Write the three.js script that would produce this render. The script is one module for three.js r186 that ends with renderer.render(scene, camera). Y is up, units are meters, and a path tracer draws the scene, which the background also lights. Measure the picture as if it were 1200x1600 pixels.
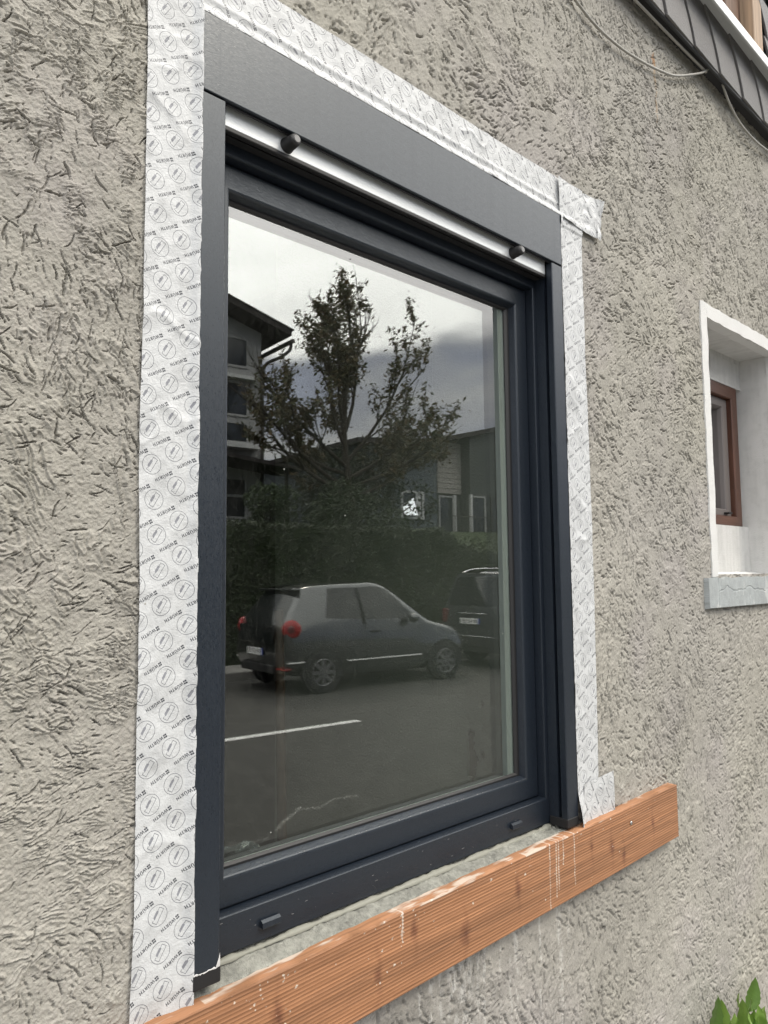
import * as THREE from 'three';
import { RoundedBoxGeometry } from 'three/addons/geometries/RoundedBoxGeometry.js';
import { mergeGeometries, mergeVertices, toCreasedNormals } from 'three/addons/utils/BufferGeometryUtils.js';

// ------------------------------------------------------------------ camera, sky, sun, exposure
const EYE = 1.68;                                   // height of the lens above the street
const scene = new THREE.Scene();
const camera = new THREE.PerspectiveCamera(67.83, 0.75, 0.05, 400);
{
  const b = new THREE.Matrix4().makeBasis(new THREE.Vector3(0.71813, -0.01013, 0.69583), new THREE.Vector3(-0.05086, 0.99646, 0.06699), new THREE.Vector3(-0.69405, -0.0835, 0.71507));
  camera.quaternion.setFromRotationMatrix(b);
  camera.position.set(0, EYE, 1.0);
}
const renderer = new THREE.WebGLRenderer({ antialias: true });
renderer.toneMapping = THREE.LinearToneMapping;
renderer.toneMappingExposure = 1.0;
renderer.shadowMap.enabled = true;

// seeded noise
function rng(seed) { let a = seed >>> 0; return () => { a = (a + 0x6D2B79F5) | 0; let t = Math.imul(a ^ (a >>> 15), 1 | a); t = (t + Math.imul(t ^ (t >>> 7), 61 | t)) ^ t; return ((t ^ (t >>> 14)) >>> 0) / 4294967296; }; }
function hash(i, j, k) { let h = (Math.imul(i, 374761393) + Math.imul(j, 668265263) + Math.imul(k, 2147483647 ^ 0x51ed27)) | 0; h = Math.imul(h ^ (h >>> 13), 1274126177); h ^= h >>> 16; return (h >>> 0) / 4294967296; }
const sm = t => t * t * (3 - 2 * t);
function vnoise(x, y, k = 0) { const i = Math.floor(x), j = Math.floor(y), u = sm(x - i), v = sm(y - j); const a = hash(i, j, k), b = hash(i + 1, j, k), c = hash(i, j + 1, k), d = hash(i + 1, j + 1, k); return (a + (b - a) * u + (c - a) * v + (a - b - c + d) * u * v) * 2 - 1; }
function fbm(x, y, k = 0, o = 4) { let s = 0, a = 0.5; for (let n = 0; n < o; n++) { s += a * vnoise(x, y, k + n * 17); x = x * 2.03 + 3.1; y = y * 2.03 + 1.7; a *= 0.5; } return s; }
function vnoise3(x, y, z, k) { const i = Math.floor(z), w = sm(z - i); return vnoise(x, y, k + i * 31) * (1 - w) + vnoise(x, y, k + i * 31 + 31) * w; }
function fbm3(x, y, z, k, o = 5) { let s = 0, a = 0.5; for (let n = 0; n < o; n++) { s += a * vnoise3(x, y, z, k + n * 977); x = x * 2.07 + 5.3; y = y * 2.07 + 1.1; z = z * 2.07 + 2.7; a *= 0.52; } return s; }
const clamp = (x, a = 0, b = 1) => Math.min(b, Math.max(a, x));
const ss = (a, b, x) => sm(clamp((x - a) / (b - a)));
const lerp = (a, b, t) => a + (b - a) * t;

{ // overcast sky: bright broken cloud above a bank of grey cloud that lies round the horizon
  const W = 1024, H = 512, data = new Float32Array(W * H * 4);
  for (let r = 0; r < H; r++) for (let c = 0; c < W; c++) {
    const el = ((r + 0.5) / H - 0.5) * Math.PI, az = ((c + 0.5) / W - 0.5) * 2 * Math.PI;
    const y = Math.sin(el), x = Math.cos(el) * Math.cos(az), z = Math.cos(el) * Math.sin(az);
    const e = Math.max(y, 0.02), q = 1 / (e + 0.22);
    const n1 = fbm3(x * q * 0.9 + 4.2, z * q * 0.9 + 9.1, 0.3, 11), n2 = fbm3(x * q * 2.4 + 1.2, z * q * 2.4 + 2.1, y * 9, 57, 5);
    const edge = 0.415 - 0.26 * vnoise3(x * 3.4 + 7.3, z * 3.4 + 0.4, 0.2, 5) + 0.16 * n2;   // upper rim of the grey bank (sine of height)
    const grey = (1 - ss(edge - 0.03, edge + 0.045, y)) * clamp(1.12 + 0.4 * n1 + 0.7 * n2, 0.45, 1);
    const lum = 3.95 * (1 + 0.20 * n1 + 0.30 * n2);
    const d = 0.86 + 1.15 * n2 + 0.25 * n1;
    let R = lerp(lum, d * 0.91, grey), G = lerp(lum * 0.982, d * 0.965, grey), B = lerp(lum * 0.945, d * 1.16, grey);
    if (y < 0) { const g = 0.18; const k = ss(0, -0.05, y); R = lerp(R, g, k); G = lerp(G, g, k); B = lerp(B, g, k); }
    const o = (r * W + c) * 4; data[o] = R; data[o + 1] = G; data[o + 2] = B; data[o + 3] = 1;
  }
  const t = new THREE.DataTexture(data, W, H, THREE.RGBAFormat, THREE.FloatType);
  t.mapping = THREE.EquirectangularReflectionMapping; t.magFilter = THREE.LinearFilter; t.needsUpdate = true;
  scene.background = t; scene.environment = t;
}
const sun = new THREE.DirectionalLight(0xfff3e2, 1.4);
sun.position.set(5.4, 8.6 + EYE, 6.6); sun.target.position.set(1, EYE, 0);
sun.castShadow = true; sun.shadow.radius = 20; sun.shadow.mapSize.set(2048, 2048);
Object.assign(sun.shadow.camera, { left: -30, right: 30, top: 30, bottom: -30, near: 0.1, far: 80 });
scene.add(sun, sun.target);

// ------------------------------------------------------------------ helpers
const used = new Map();
function numbered(n) { const k = used.get(n) || 0; used.set(n, k + 1); return k ? `${n}_${String(k).padStart(3, '0')}` : n; }
function mesh(name, geo, mat, parent) { const m = new THREE.Mesh(geo, mat); m.name = name; m.castShadow = m.receiveShadow = true; parent.add(m); return m; }
function thing(name, label, category, pos = [0, 0, 0], extra = {}) { const g = new THREE.Group(); g.name = numbered(name); g.position.set(...pos); g.userData = { label, category, ...extra }; scene.add(g); return g; }
function single(name, geo, mat, label, category, extra = {}) { const m = mesh(numbered(name), geo, mat, scene); m.userData = { label, category, ...extra }; return m; }
const box = (x0, x1, y0, y1, z0, z1) => new THREE.BoxGeometry(x1 - x0, y1 - y0, z1 - z0).translate((x0 + x1) / 2, (y0 + y1) / 2, (z0 + z1) / 2);
const rbox = (x0, x1, y0, y1, z0, z1, r = 0.002) => new RoundedBoxGeometry(x1 - x0, y1 - y0, z1 - z0, 2, Math.min(r, (x1 - x0) / 2.01, (y1 - y0) / 2.01, (z1 - z0) / 2.01)).translate((x0 + x1) / 2, (y0 + y1) / 2, (z0 + z1) / 2);
function merge(list) { return mergeGeometries(list.map(g => { const n = g.index ? g.toNonIndexed() : g; for (const k of Object.keys(n.attributes)) if (!['position', 'normal', 'uv'].includes(k)) n.deleteAttribute(k); return n; })); }
// metric uv from position: the two axes across the dominant normal
function metricUV(g) {
  const p = g.attributes.position, n = g.attributes.normal, uv = new Float32Array(p.count * 2);
  for (let i = 0; i < p.count; i++) {
    const ax = Math.abs(n.getX(i)), ay = Math.abs(n.getY(i)), az = Math.abs(n.getZ(i));
    if (az >= ax && az >= ay) { uv[2 * i] = p.getX(i); uv[2 * i + 1] = p.getY(i); } else if (ay >= ax) { uv[2 * i] = p.getX(i); uv[2 * i + 1] = p.getZ(i); } else { uv[2 * i] = p.getZ(i); uv[2 * i + 1] = p.getY(i); }
  }
  g.setAttribute('uv', new THREE.BufferAttribute(uv, 2)); return g;
}
function gridGeo(nu, nv, f, uvf) { // f(u,v)->[x,y,z], u,v in 0..1
  const pos = new Float32Array((nu + 1) * (nv + 1) * 3), uv = new Float32Array((nu + 1) * (nv + 1) * 2), idx = [];
  let k = 0, q = 0;
  for (let j = 0; j <= nv; j++) for (let i = 0; i <= nu; i++) { const P = f(i / nu, j / nv); pos[k++] = P[0]; pos[k++] = P[1]; pos[k++] = P[2]; const U = uvf ? uvf(i / nu, j / nv, P) : [i / nu, j / nv]; uv[q++] = U[0]; uv[q++] = U[1]; }
  for (let j = 0; j < nv; j++) for (let i = 0; i < nu; i++) { const a = j * (nu + 1) + i, b = a + 1, c = a + nu + 1, d = c + 1; idx.push(a, b, d, a, d, c); }
  const g = new THREE.BufferGeometry(); g.setAttribute('position', new THREE.BufferAttribute(pos, 3)); g.setAttribute('uv', new THREE.BufferAttribute(uv, 2)); g.setIndex(idx); g.computeVertexNormals(); return g;
}
function dataTex(w, h, f, srgb = false, rep = null) { // f(u,v,i,j)->number or [r,g,b], 0..1
  const d = new Uint8Array(w * h * 4);
  for (let j = 0; j < h; j++) for (let i = 0; i < w; i++) { const v = f((i + 0.5) / w, (j + 0.5) / h, i, j), o = (j * w + i) * 4; if (Array.isArray(v)) { for (let k = 0; k < 3; k++) d[o + k] = clamp(v[k]) * 255; d[o + 3] = v.length > 3 ? clamp(v[3]) * 255 : 255; } else { d[o] = d[o + 1] = d[o + 2] = clamp(v) * 255; d[o + 3] = 255; } }
  const t = new THREE.DataTexture(d, w, h, THREE.RGBAFormat); t.magFilter = THREE.LinearFilter; t.minFilter = THREE.LinearMipmapLinearFilter; t.wrapS = t.wrapT = THREE.RepeatWrapping; t.generateMipmaps = true;
  if (srgb) t.colorSpace = THREE.SRGBColorSpace; if (rep) t.repeat.set(rep[0], rep[1]); t.needsUpdate = true; return t;
}
function tileNoise(u, v, n, k) { // value noise that wraps after n cells
  const x = u * n, y = v * n, i = Math.floor(x), j = Math.floor(y), a = sm(x - i), b = sm(y - j), w = q => ((q % n) + n) % n;
  const A = hash(w(i), w(j), k), B = hash(w(i + 1), w(j), k), C = hash(w(i), w(j + 1), k), D = hash(w(i + 1), w(j + 1), k);
  return A + (B - A) * a + (C - A) * b + (A - B - C + D) * a * b;
}
const S8 = x => { x = clamp(x); return x <= 0.0031308 ? 12.92 * x : 1.055 * Math.pow(x, 1 / 2.4) - 0.055; };   // linear -> stored value of an sRGB map
const rgb = (r, g, b) => new THREE.Color().setRGB(r, g, b);
const M = (o) => new THREE.MeshStandardMaterial(o);
function tubeGeo(pts, r, seg = 40, rad = 8) { return new THREE.TubeGeometry(new THREE.CatmullRomCurve3(pts.map(p => new THREE.Vector3(...p))), seg, r, rad); }
const Y = y => y + EYE;                              // heights on the house are measured from the lens

// ------------------------------------------------------------------ materials
const grain = dataTex(512, 512, (u, v) => 0.35 * tileNoise(u, v, 128, 1) + 0.35 * tileNoise(u, v, 64, 2) + 0.3 * tileNoise(u, v, 256, 3));
const grainRep = (n, ch = 0) => { const t = grain.clone(); t.repeat.set(n, n); t.channel = ch; t.needsUpdate = true; return t; };
// anthracite foil with a fine grain that runs along the profile
const foilTex = dataTex(512, 512, (u, v) => 0.5 * tileNoise(u * 0.999, v, 256, 5) + 0.3 * tileNoise(u, v, 128, 6) + 0.2 * (tileNoise(v, v * 0 + 0.3, 200, 7)));
const foilH = foilTex.clone(); foilH.repeat.set(3, 11); foilH.needsUpdate = true;
const foilRough = dataTex(256, 256, (u, v) => 0.26 + 0.34 * tileNoise(u, v, 64, 8) + 0.26 * tileNoise(u, v, 128, 9));
foilRough.repeat.set(4, 44);
const foilMap = dataTex(512, 512, (u, v) => { const k = 0.55 + 0.55 * tileNoise(u, v, 64, 15) * 0.6 + 0.5 * tileNoise(u, v, 256, 16) + 0.25 * (tileNoise(v, 0.37, 256, 17)); return [S8(0.0085 * k), S8(0.0125 * k), S8(0.0195 * k)]; }, true, [5, 20]);
const foil = new THREE.MeshPhysicalMaterial({ map: foilMap, roughness: 0.72, roughnessMap: foilRough, bumpMap: foilH, bumpScale: 0.00009, specularIntensity: 1.0, ior: 1.6, specularColor: rgb(0.92, 0.97, 1.0) });
const black = M({ color: rgb(0.008, 0.008, 0.009), roughness: 0.6 });
const rubber = M({ color: rgb(0.012, 0.012, 0.013), roughness: 0.55 });
const alu = M({ color: rgb(0.58, 0.60, 0.61), roughness: 0.42, metalness: 0.35 });
const spacerMat = M({ color: rgb(0.19, 0.21, 0.20), roughness: 0.5 });

// ------------------------------------------------------------------ the stucco wall
const ZW = -0.012;
const win = { x0: 0.590, x1: 1.586, y0: -0.60, y1: 0.886 };
const niche = { x0: 2.462, x1: 3.105, y0: -0.006, y1: 0.838 };
function inHole(x, y) { return (x > win.x0 && x < win.x1 && y > win.y0 && y < win.y1) || (x > niche.x0 && x < niche.x1 && y > niche.y0 && y < niche.y1); }
const grooves = [];
{
  const R = rng(77);
  for (let n = 0; n < 135000; n++) {
    const x = 0.2 + R() * 3.35, y = -1.55 + R() * 4.0;
    if (x < 0.62 && (y > 1.05 || y < -0.85)) continue;
    const zone = vnoise(x * 7.5, y * 7.5, 14) + 0.6 * vnoise(x * 19, y * 19, 15); if (R() * 1.4 - 0.75 > zone * 0.7 + 0.12) continue;
    const big = R() < 0.20;
    const L = big ? 0.009 + R() * 0.022 : 0.002 + R() * 0.008, w = 0.0005 + R() * R() * 0.0010, d = (big ? 0.0026 : 0.0020) + R() * 0.0034;
    let a = -0.65 + 1.2 * vnoise(x * 3.1 + 40, y * 3.1 + 12, 3) + 1.1 * vnoise(x * 10, y * 10, 4) + (R() - 0.5) * 0.7 + (R() < 0.12 ? 1.4 : 0);
    const curve = (R() - 0.5) * 38 * (big ? 1 : 1.6);
    const steps = Math.max(2, Math.round(L / 0.004)), pts = [[x, y]];
    let cx = x, cy = y;
    for (let s = 0; s < steps; s++) { cx += Math.cos(a) * L / steps; cy += Math.sin(a) * L / steps; a += curve * L / steps + (R() - 0.5) * 0.5; pts.push([cx, cy]); }
    grooves.push({ pts, w, d, side: R() < 0.5 ? 1 : -1 });
  }
}
function plasterRelief(x0, x1, y0, y1, dx, dy) {
  const nx = Math.round((x1 - x0) / dx), ny = Math.round((y1 - y0) / dy), h = new Float32Array((nx + 1) * (ny + 1)), cut = new Float32Array(h.length);
  dx = (x1 - x0) / nx; dy = (y1 - y0) / ny;
  for (let j = 0; j <= ny; j++) for (let i = 0; i <= nx; i++) { const x = x0 + i * dx, y = y0 + j * dy; const fa = -0.6 + 0.7 * vnoise(x * 2.3, y * 2.3, 36), ca = Math.cos(fa), sa = Math.sin(fa), wx = x + 0.007 * vnoise(x * 50, y * 50, 26), wy = y + 0.007 * vnoise(x * 50, y * 50, 27);
    const t = 3.0 * fbm((wx * ca + wy * sa) * 30, (wy * ca - wx * sa) * 64, 25, 3), fr = t - Math.floor(t), ledge = ss(0, 0.16, fr) - fr;      // ragged ledges dragged into the plaster
    h[j * (nx + 1) + i] = 0.0012 * fbm(x * 28, y * 28, 21, 3) + 0.0039 * ledge * ss(-0.15, 0.35, vnoise(x * 38, y * 38, 29) + 0.5 * vnoise(x * 9, y * 9, 30)) + 0.0008 * vnoise(x * 240, y * 240, 23) + 0.0006 * vnoise(x * 460, y * 460, 24); }
  for (const g of grooves) {
    const p0 = g.pts[0], m = 0.08; if (dx > 0.002 && g.side > 0 && g.pts.length < 6 && g.d < 0.0040) continue; if (p0[0] < x0 - m || p0[0] > x1 + m || p0[1] < y0 - m || p0[1] > y1 + m) continue;
    for (let s = 0; s + 1 < g.pts.length; s++) {
      const [ax, ay] = g.pts[s], [bx, by] = g.pts[s + 1], ext = g.w * 2.6 + dx, ux = bx - ax, uy = by - ay, ll = ux * ux + uy * uy || 1e-9, tl = Math.sqrt(ll);
      const deep = dx > 0.002 ? 1.9 : 1.3, taper = Math.min(1, Math.min(s + 0.6, g.pts.length - 1 - s) / 1.4);
      const i0 = Math.max(0, Math.floor((Math.min(ax, bx) - ext - x0) / dx)), i1 = Math.min(nx, Math.ceil((Math.max(ax, bx) + ext - x0) / dx));
      const j0 = Math.max(0, Math.floor((Math.min(ay, by) - ext - y0) / dy)), j1 = Math.min(ny, Math.ceil((Math.max(ay, by) + ext - y0) / dy));
      for (let j = j0; j <= j1; j++) for (let i = i0; i <= i1; i++) {
        const x = x0 + i * dx, y = y0 + j * dy, t = clamp(((x - ax) * ux + (y - ay) * uy) / ll), px = x - ax - t * ux, py = y - ay - t * uy;
        const side = Math.sign((px * -uy + py * ux) * (ux >= 0 ? 1 : -1)), dist = Math.hypot(px, py), wob = 1 + 0.6 * vnoise(x * 260, y * 260, 31);
        const w = Math.max(g.w * wob, dx * 0.58), k = j * (nx + 1) + i;
        let c = dist < w * (side > 0 ? 1.0 : 1.7) ? -g.d * deep * taper * (side > 0 ? 1 - Math.pow(dist / w, 5) : Math.pow(1 - dist / (w * 1.7), 1.2)) : 0;
        if (c < cut[k]) cut[k] = c;
        if (side > 0 && dist > w && dist < w * 2.5) { const lip = 0.0009 * taper * (1 - (dist - w) / (1.5 * w)); if (h[k] < lip && cut[k] === 0) h[k] += lip * 0.5; }
      }
    }
  }
  return { h, cut, nx, ny, dx, dy };
}
function wallPanel(x0, x1, y0, y1, sx, sy) {
  const { h, cut, nx, ny, dx, dy } = plasterRelief(x0, x1, y0, y1, sx, sy);
  const pos = new Float32Array(h.length * 3), uv = new Float32Array(h.length * 2), idx = [];
  for (let j = 0; j <= ny; j++) for (let i = 0; i <= nx; i++) { const k = j * (nx + 1) + i, x = x0 + i * dx, y = y0 + j * dy; pos[3 * k] = x; pos[3 * k + 1] = Y(y); pos[3 * k + 2] = ZW + h[k] + cut[k]; uv[2 * k] = (x - 0) / 4; uv[2 * k + 1] = (y + 1.7) / 4; }
  for (let j = 0; j < ny; j++) for (let i = 0; i < nx; i++) { const x = x0 + (i + 0.5) * dx, y = y0 + (j + 0.5) * dy; if (inHole(x, y)) continue; const a = j * (nx + 1) + i, b = a + 1, c = a + nx + 1, d = c + 1; idx.push(a, b, d, a, d, c); }
  const g = new THREE.BufferGeometry(); g.setAttribute('position', new THREE.BufferAttribute(pos, 3)); g.setAttribute('uv', new THREE.BufferAttribute(uv, 2)); g.setIndex(idx); g.computeVertexNormals(); return g;
}
const drips = []; { const R = rng(5); for (let i = 0; i < 34; i++) { const c = R(); drips.push([1.05 + R() * R() * 0.75 + (c < 0.4 ? 0.0 : 0), 0.004 + R() * 0.010, 0.25 + R() * 0.45, R()]); } }
const wallTex = dataTex(1536, 1536, (u, v) => {
  const x = u * 4, y = v * 4 - 1.7;
  let k = 1 + 0.16 * fbm(x * 2.3, y * 2.3, 61, 4) + 0.14 * fbm(x * 40, y * 40, 71, 3);
  let c = [0.312 * k, 0.298 * k, 0.264 * k];
  const w = 0.5 + 0.5 * fbm(x * 1.4 + 5, y * 1.4, 81, 3); c[2] *= 0.95 + 0.12 * w;
  const tint = clamp(fbm(x * 5.1 + 2, y * 5.1, 91, 3) * 1.6); c[0] *= 1 + 0.015 * tint; c[2] *= 1 + 0.045 * tint;   // faint mauve bloom of lime
  if (y < -0.71 && x > 0.5 && x < 2.1) { // splashes of cement that ran down below the board
    for (const [dx, dw, dl, s] of drips) { const cx = dx + 0.006 * vnoise(y * 20, dx * 50, 3); const a = clamp(1 - Math.abs(x - cx) / dw) * clamp((-0.71 + 0 - y) / 0.02) * (y > -0.71 - dl ? 1 : 0) * (fbm(x * 150, y * 60, 13, 2) > -0.12 + 0.3 * ((-0.71 - y) / dl) ? 1 : 0) * (0.15 + 0.3 * s); for (let q = 0; q < 3; q++) c[q] = lerp(c[q], [0.62, 0.61, 0.58][q], a); }
    const damp = ss(0.2, -0.25, fbm(x * 7, y * 3.5, 33, 4) + (x < 1.7 ? 0 : 0.3)) * 0.42; for (let q = 0; q < 3; q++) c[q] *= 1 - damp * 0.5;   // blotchy damp patches
  }
  { const d = Math.hypot((x - 2.165) / 0.011, (y - 1.585) / 0.018); const n = fbm(x * 170, y * 170, 43, 2); if (d < 1.2 + n) { const a = clamp(1.5 - d + n); c = [lerp(c[0], 0.30, a * 0.8), lerp(c[1], 0.15, a * 0.8), lerp(c[2], 0.06, a * 0.8)]; } const run = Math.abs(x - 2.17 - 0.004 * vnoise(y * 30, 2, 4)) < 0.007 && y < 1.6 && y > 1.38 && n > -0.05; if (run) c = [lerp(c[0], 0.36, 0.4), lerp(c[1], 0.22, 0.4), lerp(c[2], 0.1, 0.4)]; }
  return [S8(c[0]), S8(c[1]), S8(c[2])];
}, true);
const stucco = M({ map: wallTex, roughness: 0.95, bumpMap: (() => { const t = grain.clone(); t.repeat.set(26, 26); t.needsUpdate = true; return t; })(), bumpScale: 0.0011 });
const house = thing('house', 'grey house wall of rough grooved stucco around the new window', 'house');
mesh('wall', wallPanel(0.255, 0.515, -0.66, 1.00, 0.0010, 0.0011), stucco, house);
mesh('wall', wallPanel(0.514, 0.593, -0.66, 1.00, 0.008, 0.008), stucco, house);
mesh('wall', wallPanel(0.592, 1.622, 0.87, 1.60, 0.0027, 0.0027), stucco, house);
mesh('wall', wallPanel(0.592, 1.622, -1.10, -0.59, 0.0023, 0.0023), stucco, house);
mesh('wall', wallPanel(1.575, 1.622, -0.60, 0.88, 0.006, 0.006), stucco, house);
mesh('wall', wallPanel(1.620, 2.462, -1.32, 1.725, 0.0024, 0.0026), stucco, house);
mesh('wall', wallPanel(2.460, 3.40, -1.50, 1.725, 0.0036, 0.0030), stucco, house);
{ // the rest of the facade, outside the picture: the same plaster, its relief as a bump map
  const r = plasterRelief(1.0, 2.6, -0.9, 0.7, 0.00157, 0.00157);
  const bt = dataTex(r.nx, r.ny, (u, v, i, j) => { const k = j * (r.nx + 1) + i; return (r.h[k] + r.cut[k] + 0.007) / 0.010; }); bt.wrapS = bt.wrapT = THREE.MirroredRepeatWrapping; bt.repeat.set(2.5, 2.5);
  const farStucco = M({ map: wallTex, roughness: 0.95, bumpMap: bt, bumpScale: 0.010 });
  const q = (x0, x1, y0, y1) => { const g = new THREE.PlaneGeometry(x1 - x0, y1 - y0).translate((x0 + x1) / 2, Y((y0 + y1) / 2), ZW - 0.0018); const p = g.attributes.position, uv = g.attributes.uv; for (let i = 0; i < p.count; i++) uv.setXY(i, p.getX(i) / 4, (p.getY(i) - EYE + 1.7) / 4); return g; };
  mesh('wall', merge([q(-4, 0.257, -1.68, 1.73), q(0.257, 0.593, -1.68, -0.658), q(0.257, 0.593, 0.998, 1.73), q(0.593, 1.622, 1.598, 1.73), q(0.593, 1.622, -1.68, -1.099), q(1.622, 2.461, -1.68, -1.319), q(2.461, 3.40, -1.68, -1.499), q(3.399, 7, -1.68, 1.73)]), farStucco, house);
}
// masonry and room behind the wall
const plaster = M({ color: rgb(0.22, 0.22, 0.19), roughness: 0.95, bumpMap: grainRep(3), bumpScale: 0.002 });
const roomMat = M({ color: rgb(0.16, 0.155, 0.14), roughness: 0.95 });
const floorMat = M({ color: rgb(0.10, 0.085, 0.07), roughness: 0.8 });
const yb = Y(-1.6), yt = Y(1.5);
mesh('masonry', metricUV(merge([box(-1.5, win.x0 - 0.002, yb, yt, -0.42, -0.03), box(win.x1 + 0.002, 2.3, yb, yt, -0.42, -0.03), box(win.x0 - 0.002, win.x1 + 0.002, Y(0.90), yt, -0.42, -0.03), box(win.x0 - 0.002, win.x1 + 0.002, yb, Y(-0.605), -0.42, -0.03)])), plaster, house);
mesh('room_wall', merge([box(-1.6, -1.5, yb - 0.1, yt + 0.1, -3.7, -0.03), box(2.3, 2.4, yb - 0.1, yt + 0.1, -3.7, -0.03), box(-1.5, 2.3, yb - 0.1, yt + 0.1, -3.8, -3.7), box(-1.5, 2.3, yt, yt + 0.1, -3.7, -0.03)]), roomMat, house);
mesh('room_floor', box(-1.5, 2.3, yb - 0.1, yb, -3.7, -0.03), floorMat, house);

// niche of the small window: painted band, reveal, sill
const whitePaint = M({ color: rgb(0.64, 0.64, 0.625), roughness: 0.8, bumpMap: grainRep(8), bumpScale: 0.0015 });
const revealTex = dataTex(512, 512, (u, v) => { const s = 0.5 * fbm(u * 60, v * 5, 3, 4) + 0.5 * fbm(u * 9, v * 9, 5, 4); const k = 0.60 - 0.14 * Math.max(0, s + 0.1) - 0.08 * Math.max(0, fbm(u * 40, v * 40, 15, 2)); return [S8(k), S8(k * 0.995), S8(k * 0.965)]; }, true, [1.2, 1.2]);
const reveal = M({ map: revealTex, roughness: 0.9, bumpMap: grainRep(7), bumpScale: 0.0022 });
const N = niche, ZB = -0.150;
function wobbleBox(x0, x1, y0, y1, z0, z1, amp, k) { const g = new THREE.BoxGeometry(x1 - x0, y1 - y0, z1 - z0, Math.max(1, Math.round((x1 - x0) / 0.02)), Math.max(1, Math.round((y1 - y0) / 0.02)), 1).translate((x0 + x1) / 2, (y0 + y1) / 2, (z0 + z1) / 2); const p = g.attributes.position; for (let i = 0; i < p.count; i++) { const x = p.getX(i), y = p.getY(i); p.setXYZ(i, x + amp * vnoise(y * 30, x * 9, k), y + amp * vnoise(x * 30, y * 9, k + 1), p.getZ(i) + amp * 0.3 * vnoise(x * 25, y * 25, k + 2)); } g.computeVertexNormals(); return metricUV(g); }
const band = 0.044;
mesh('painted_band', merge([wobbleBox(N.x0 - band, N.x0 + 0.002, Y(N.y0 - 0.008), Y(N.y1 + band), -0.05, -0.0075, 0.0034, 7), wobbleBox(N.x0 + 0.002, N.x1 - 0.002, Y(N.y1 - 0.002), Y(N.y1 + band), -0.05, -0.0078, 0.0034, 17), wobbleBox(N.x1 - 0.002, N.x1 + band, Y(N.y0 - 0.008), Y(N.y1 + band), -0.05, -0.0075, 0.0022, 27)]), whitePaint, house);
mesh('niche_reveal', metricUV(merge([box(N.x0 - 0.06, N.x0, Y(N.y0 - 0.1), Y(N.y1 + 0.1), -0.42, -0.028), box(N.x1, N.x1 + 0.06, Y(N.y0 - 0.1), Y(N.y1 + 0.1), -0.42, -0.028), box(N.x0, N.x1, Y(N.y1), Y(N.y1 + 0.1), -0.42, -0.028), box(N.x0, N.x1, Y(0.72), Y(N.y1), -0.42, ZB), box(N.x0, N.x1, Y(N.y0 - 0.06), Y(0.175), -0.42, ZB + 0.004)])), reveal, house);
{ const g = gridGeo(70, 12, (u, v) => { const x = N.x0 + 0.001 + u * (N.x1 - N.x0 - 0.002), z = lerp(-0.004, ZB + 0.006, v); return [x, Y(N.y0 - 0.022 + 0.030 * v + 0.002 * fbm(x * 40, z * 40, 3, 3)), z + (v < 0.01 ? 0.004 * vnoise(x * 60, 1, 6) : 0)]; }, (u, v, P) => [P[0], P[2]]); mesh('sill_slope', g, whitePaint, house); }
const blueGrey = M({ map: dataTex(512, 128, (u, v) => { const k = 1 + 0.2 * fbm(u * 18, v * 5, 3, 4) + 0.12 * fbm(u * 70, v * 20, 9, 2); const chip = fbm(u * 26, v * 7, 29, 3) > 0.42 ? 0.6 : 0; return [S8(lerp(0.335 * k, 0.5, chip)), S8(lerp(0.36 * k, 0.51, chip)), S8(lerp(0.362 * k, 0.5, chip))]; }, true, [1.3, 3]), roughness: 0.85, bumpMap: grainRep(8), bumpScale: 0.0015 });
{ // rendered front of the sill, with the crack that runs along it as a cut
  const x0 = 2.357, x1 = 3.22, y0 = -0.113, y1 = -0.016;
  const crackY = x => -0.055 + 0.010 * vnoise(x * 22, 3, 8) + 0.004 * vnoise(x * 80, 3, 9);
  const g = gridGeo(430, 50, (u, v) => { const x = lerp(x0, x1, u) + (u === 0 ? 0.003 * vnoise(v * 9, 3, 2) : 0), y = lerp(y0, y1, v) + (v === 0 || v === 1 ? 0.0025 * vnoise(x * 45, v, 5) : 0); let z = 0.004 + 0.0012 * fbm(x * 30, y * 30, 6, 3); if (x > 2.435) z -= 0.004 * clamp(1 - Math.abs(y - crackY(x)) / 0.0013); if (Math.abs(x - 2.432) < 0.0015) z -= 0.002; if (u === 0 || u === 1 || v === 0) z = -0.02; return [x, Y(y), z]; }, (u, v, P) => [P[0], P[1]]);
  mesh('sill_front', g, blueGrey, house);
  mesh('sill_core', box(2.36, 3.21, Y(-0.111), Y(-0.028), -0.12, -0.002), blueGrey, house);
}
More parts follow.
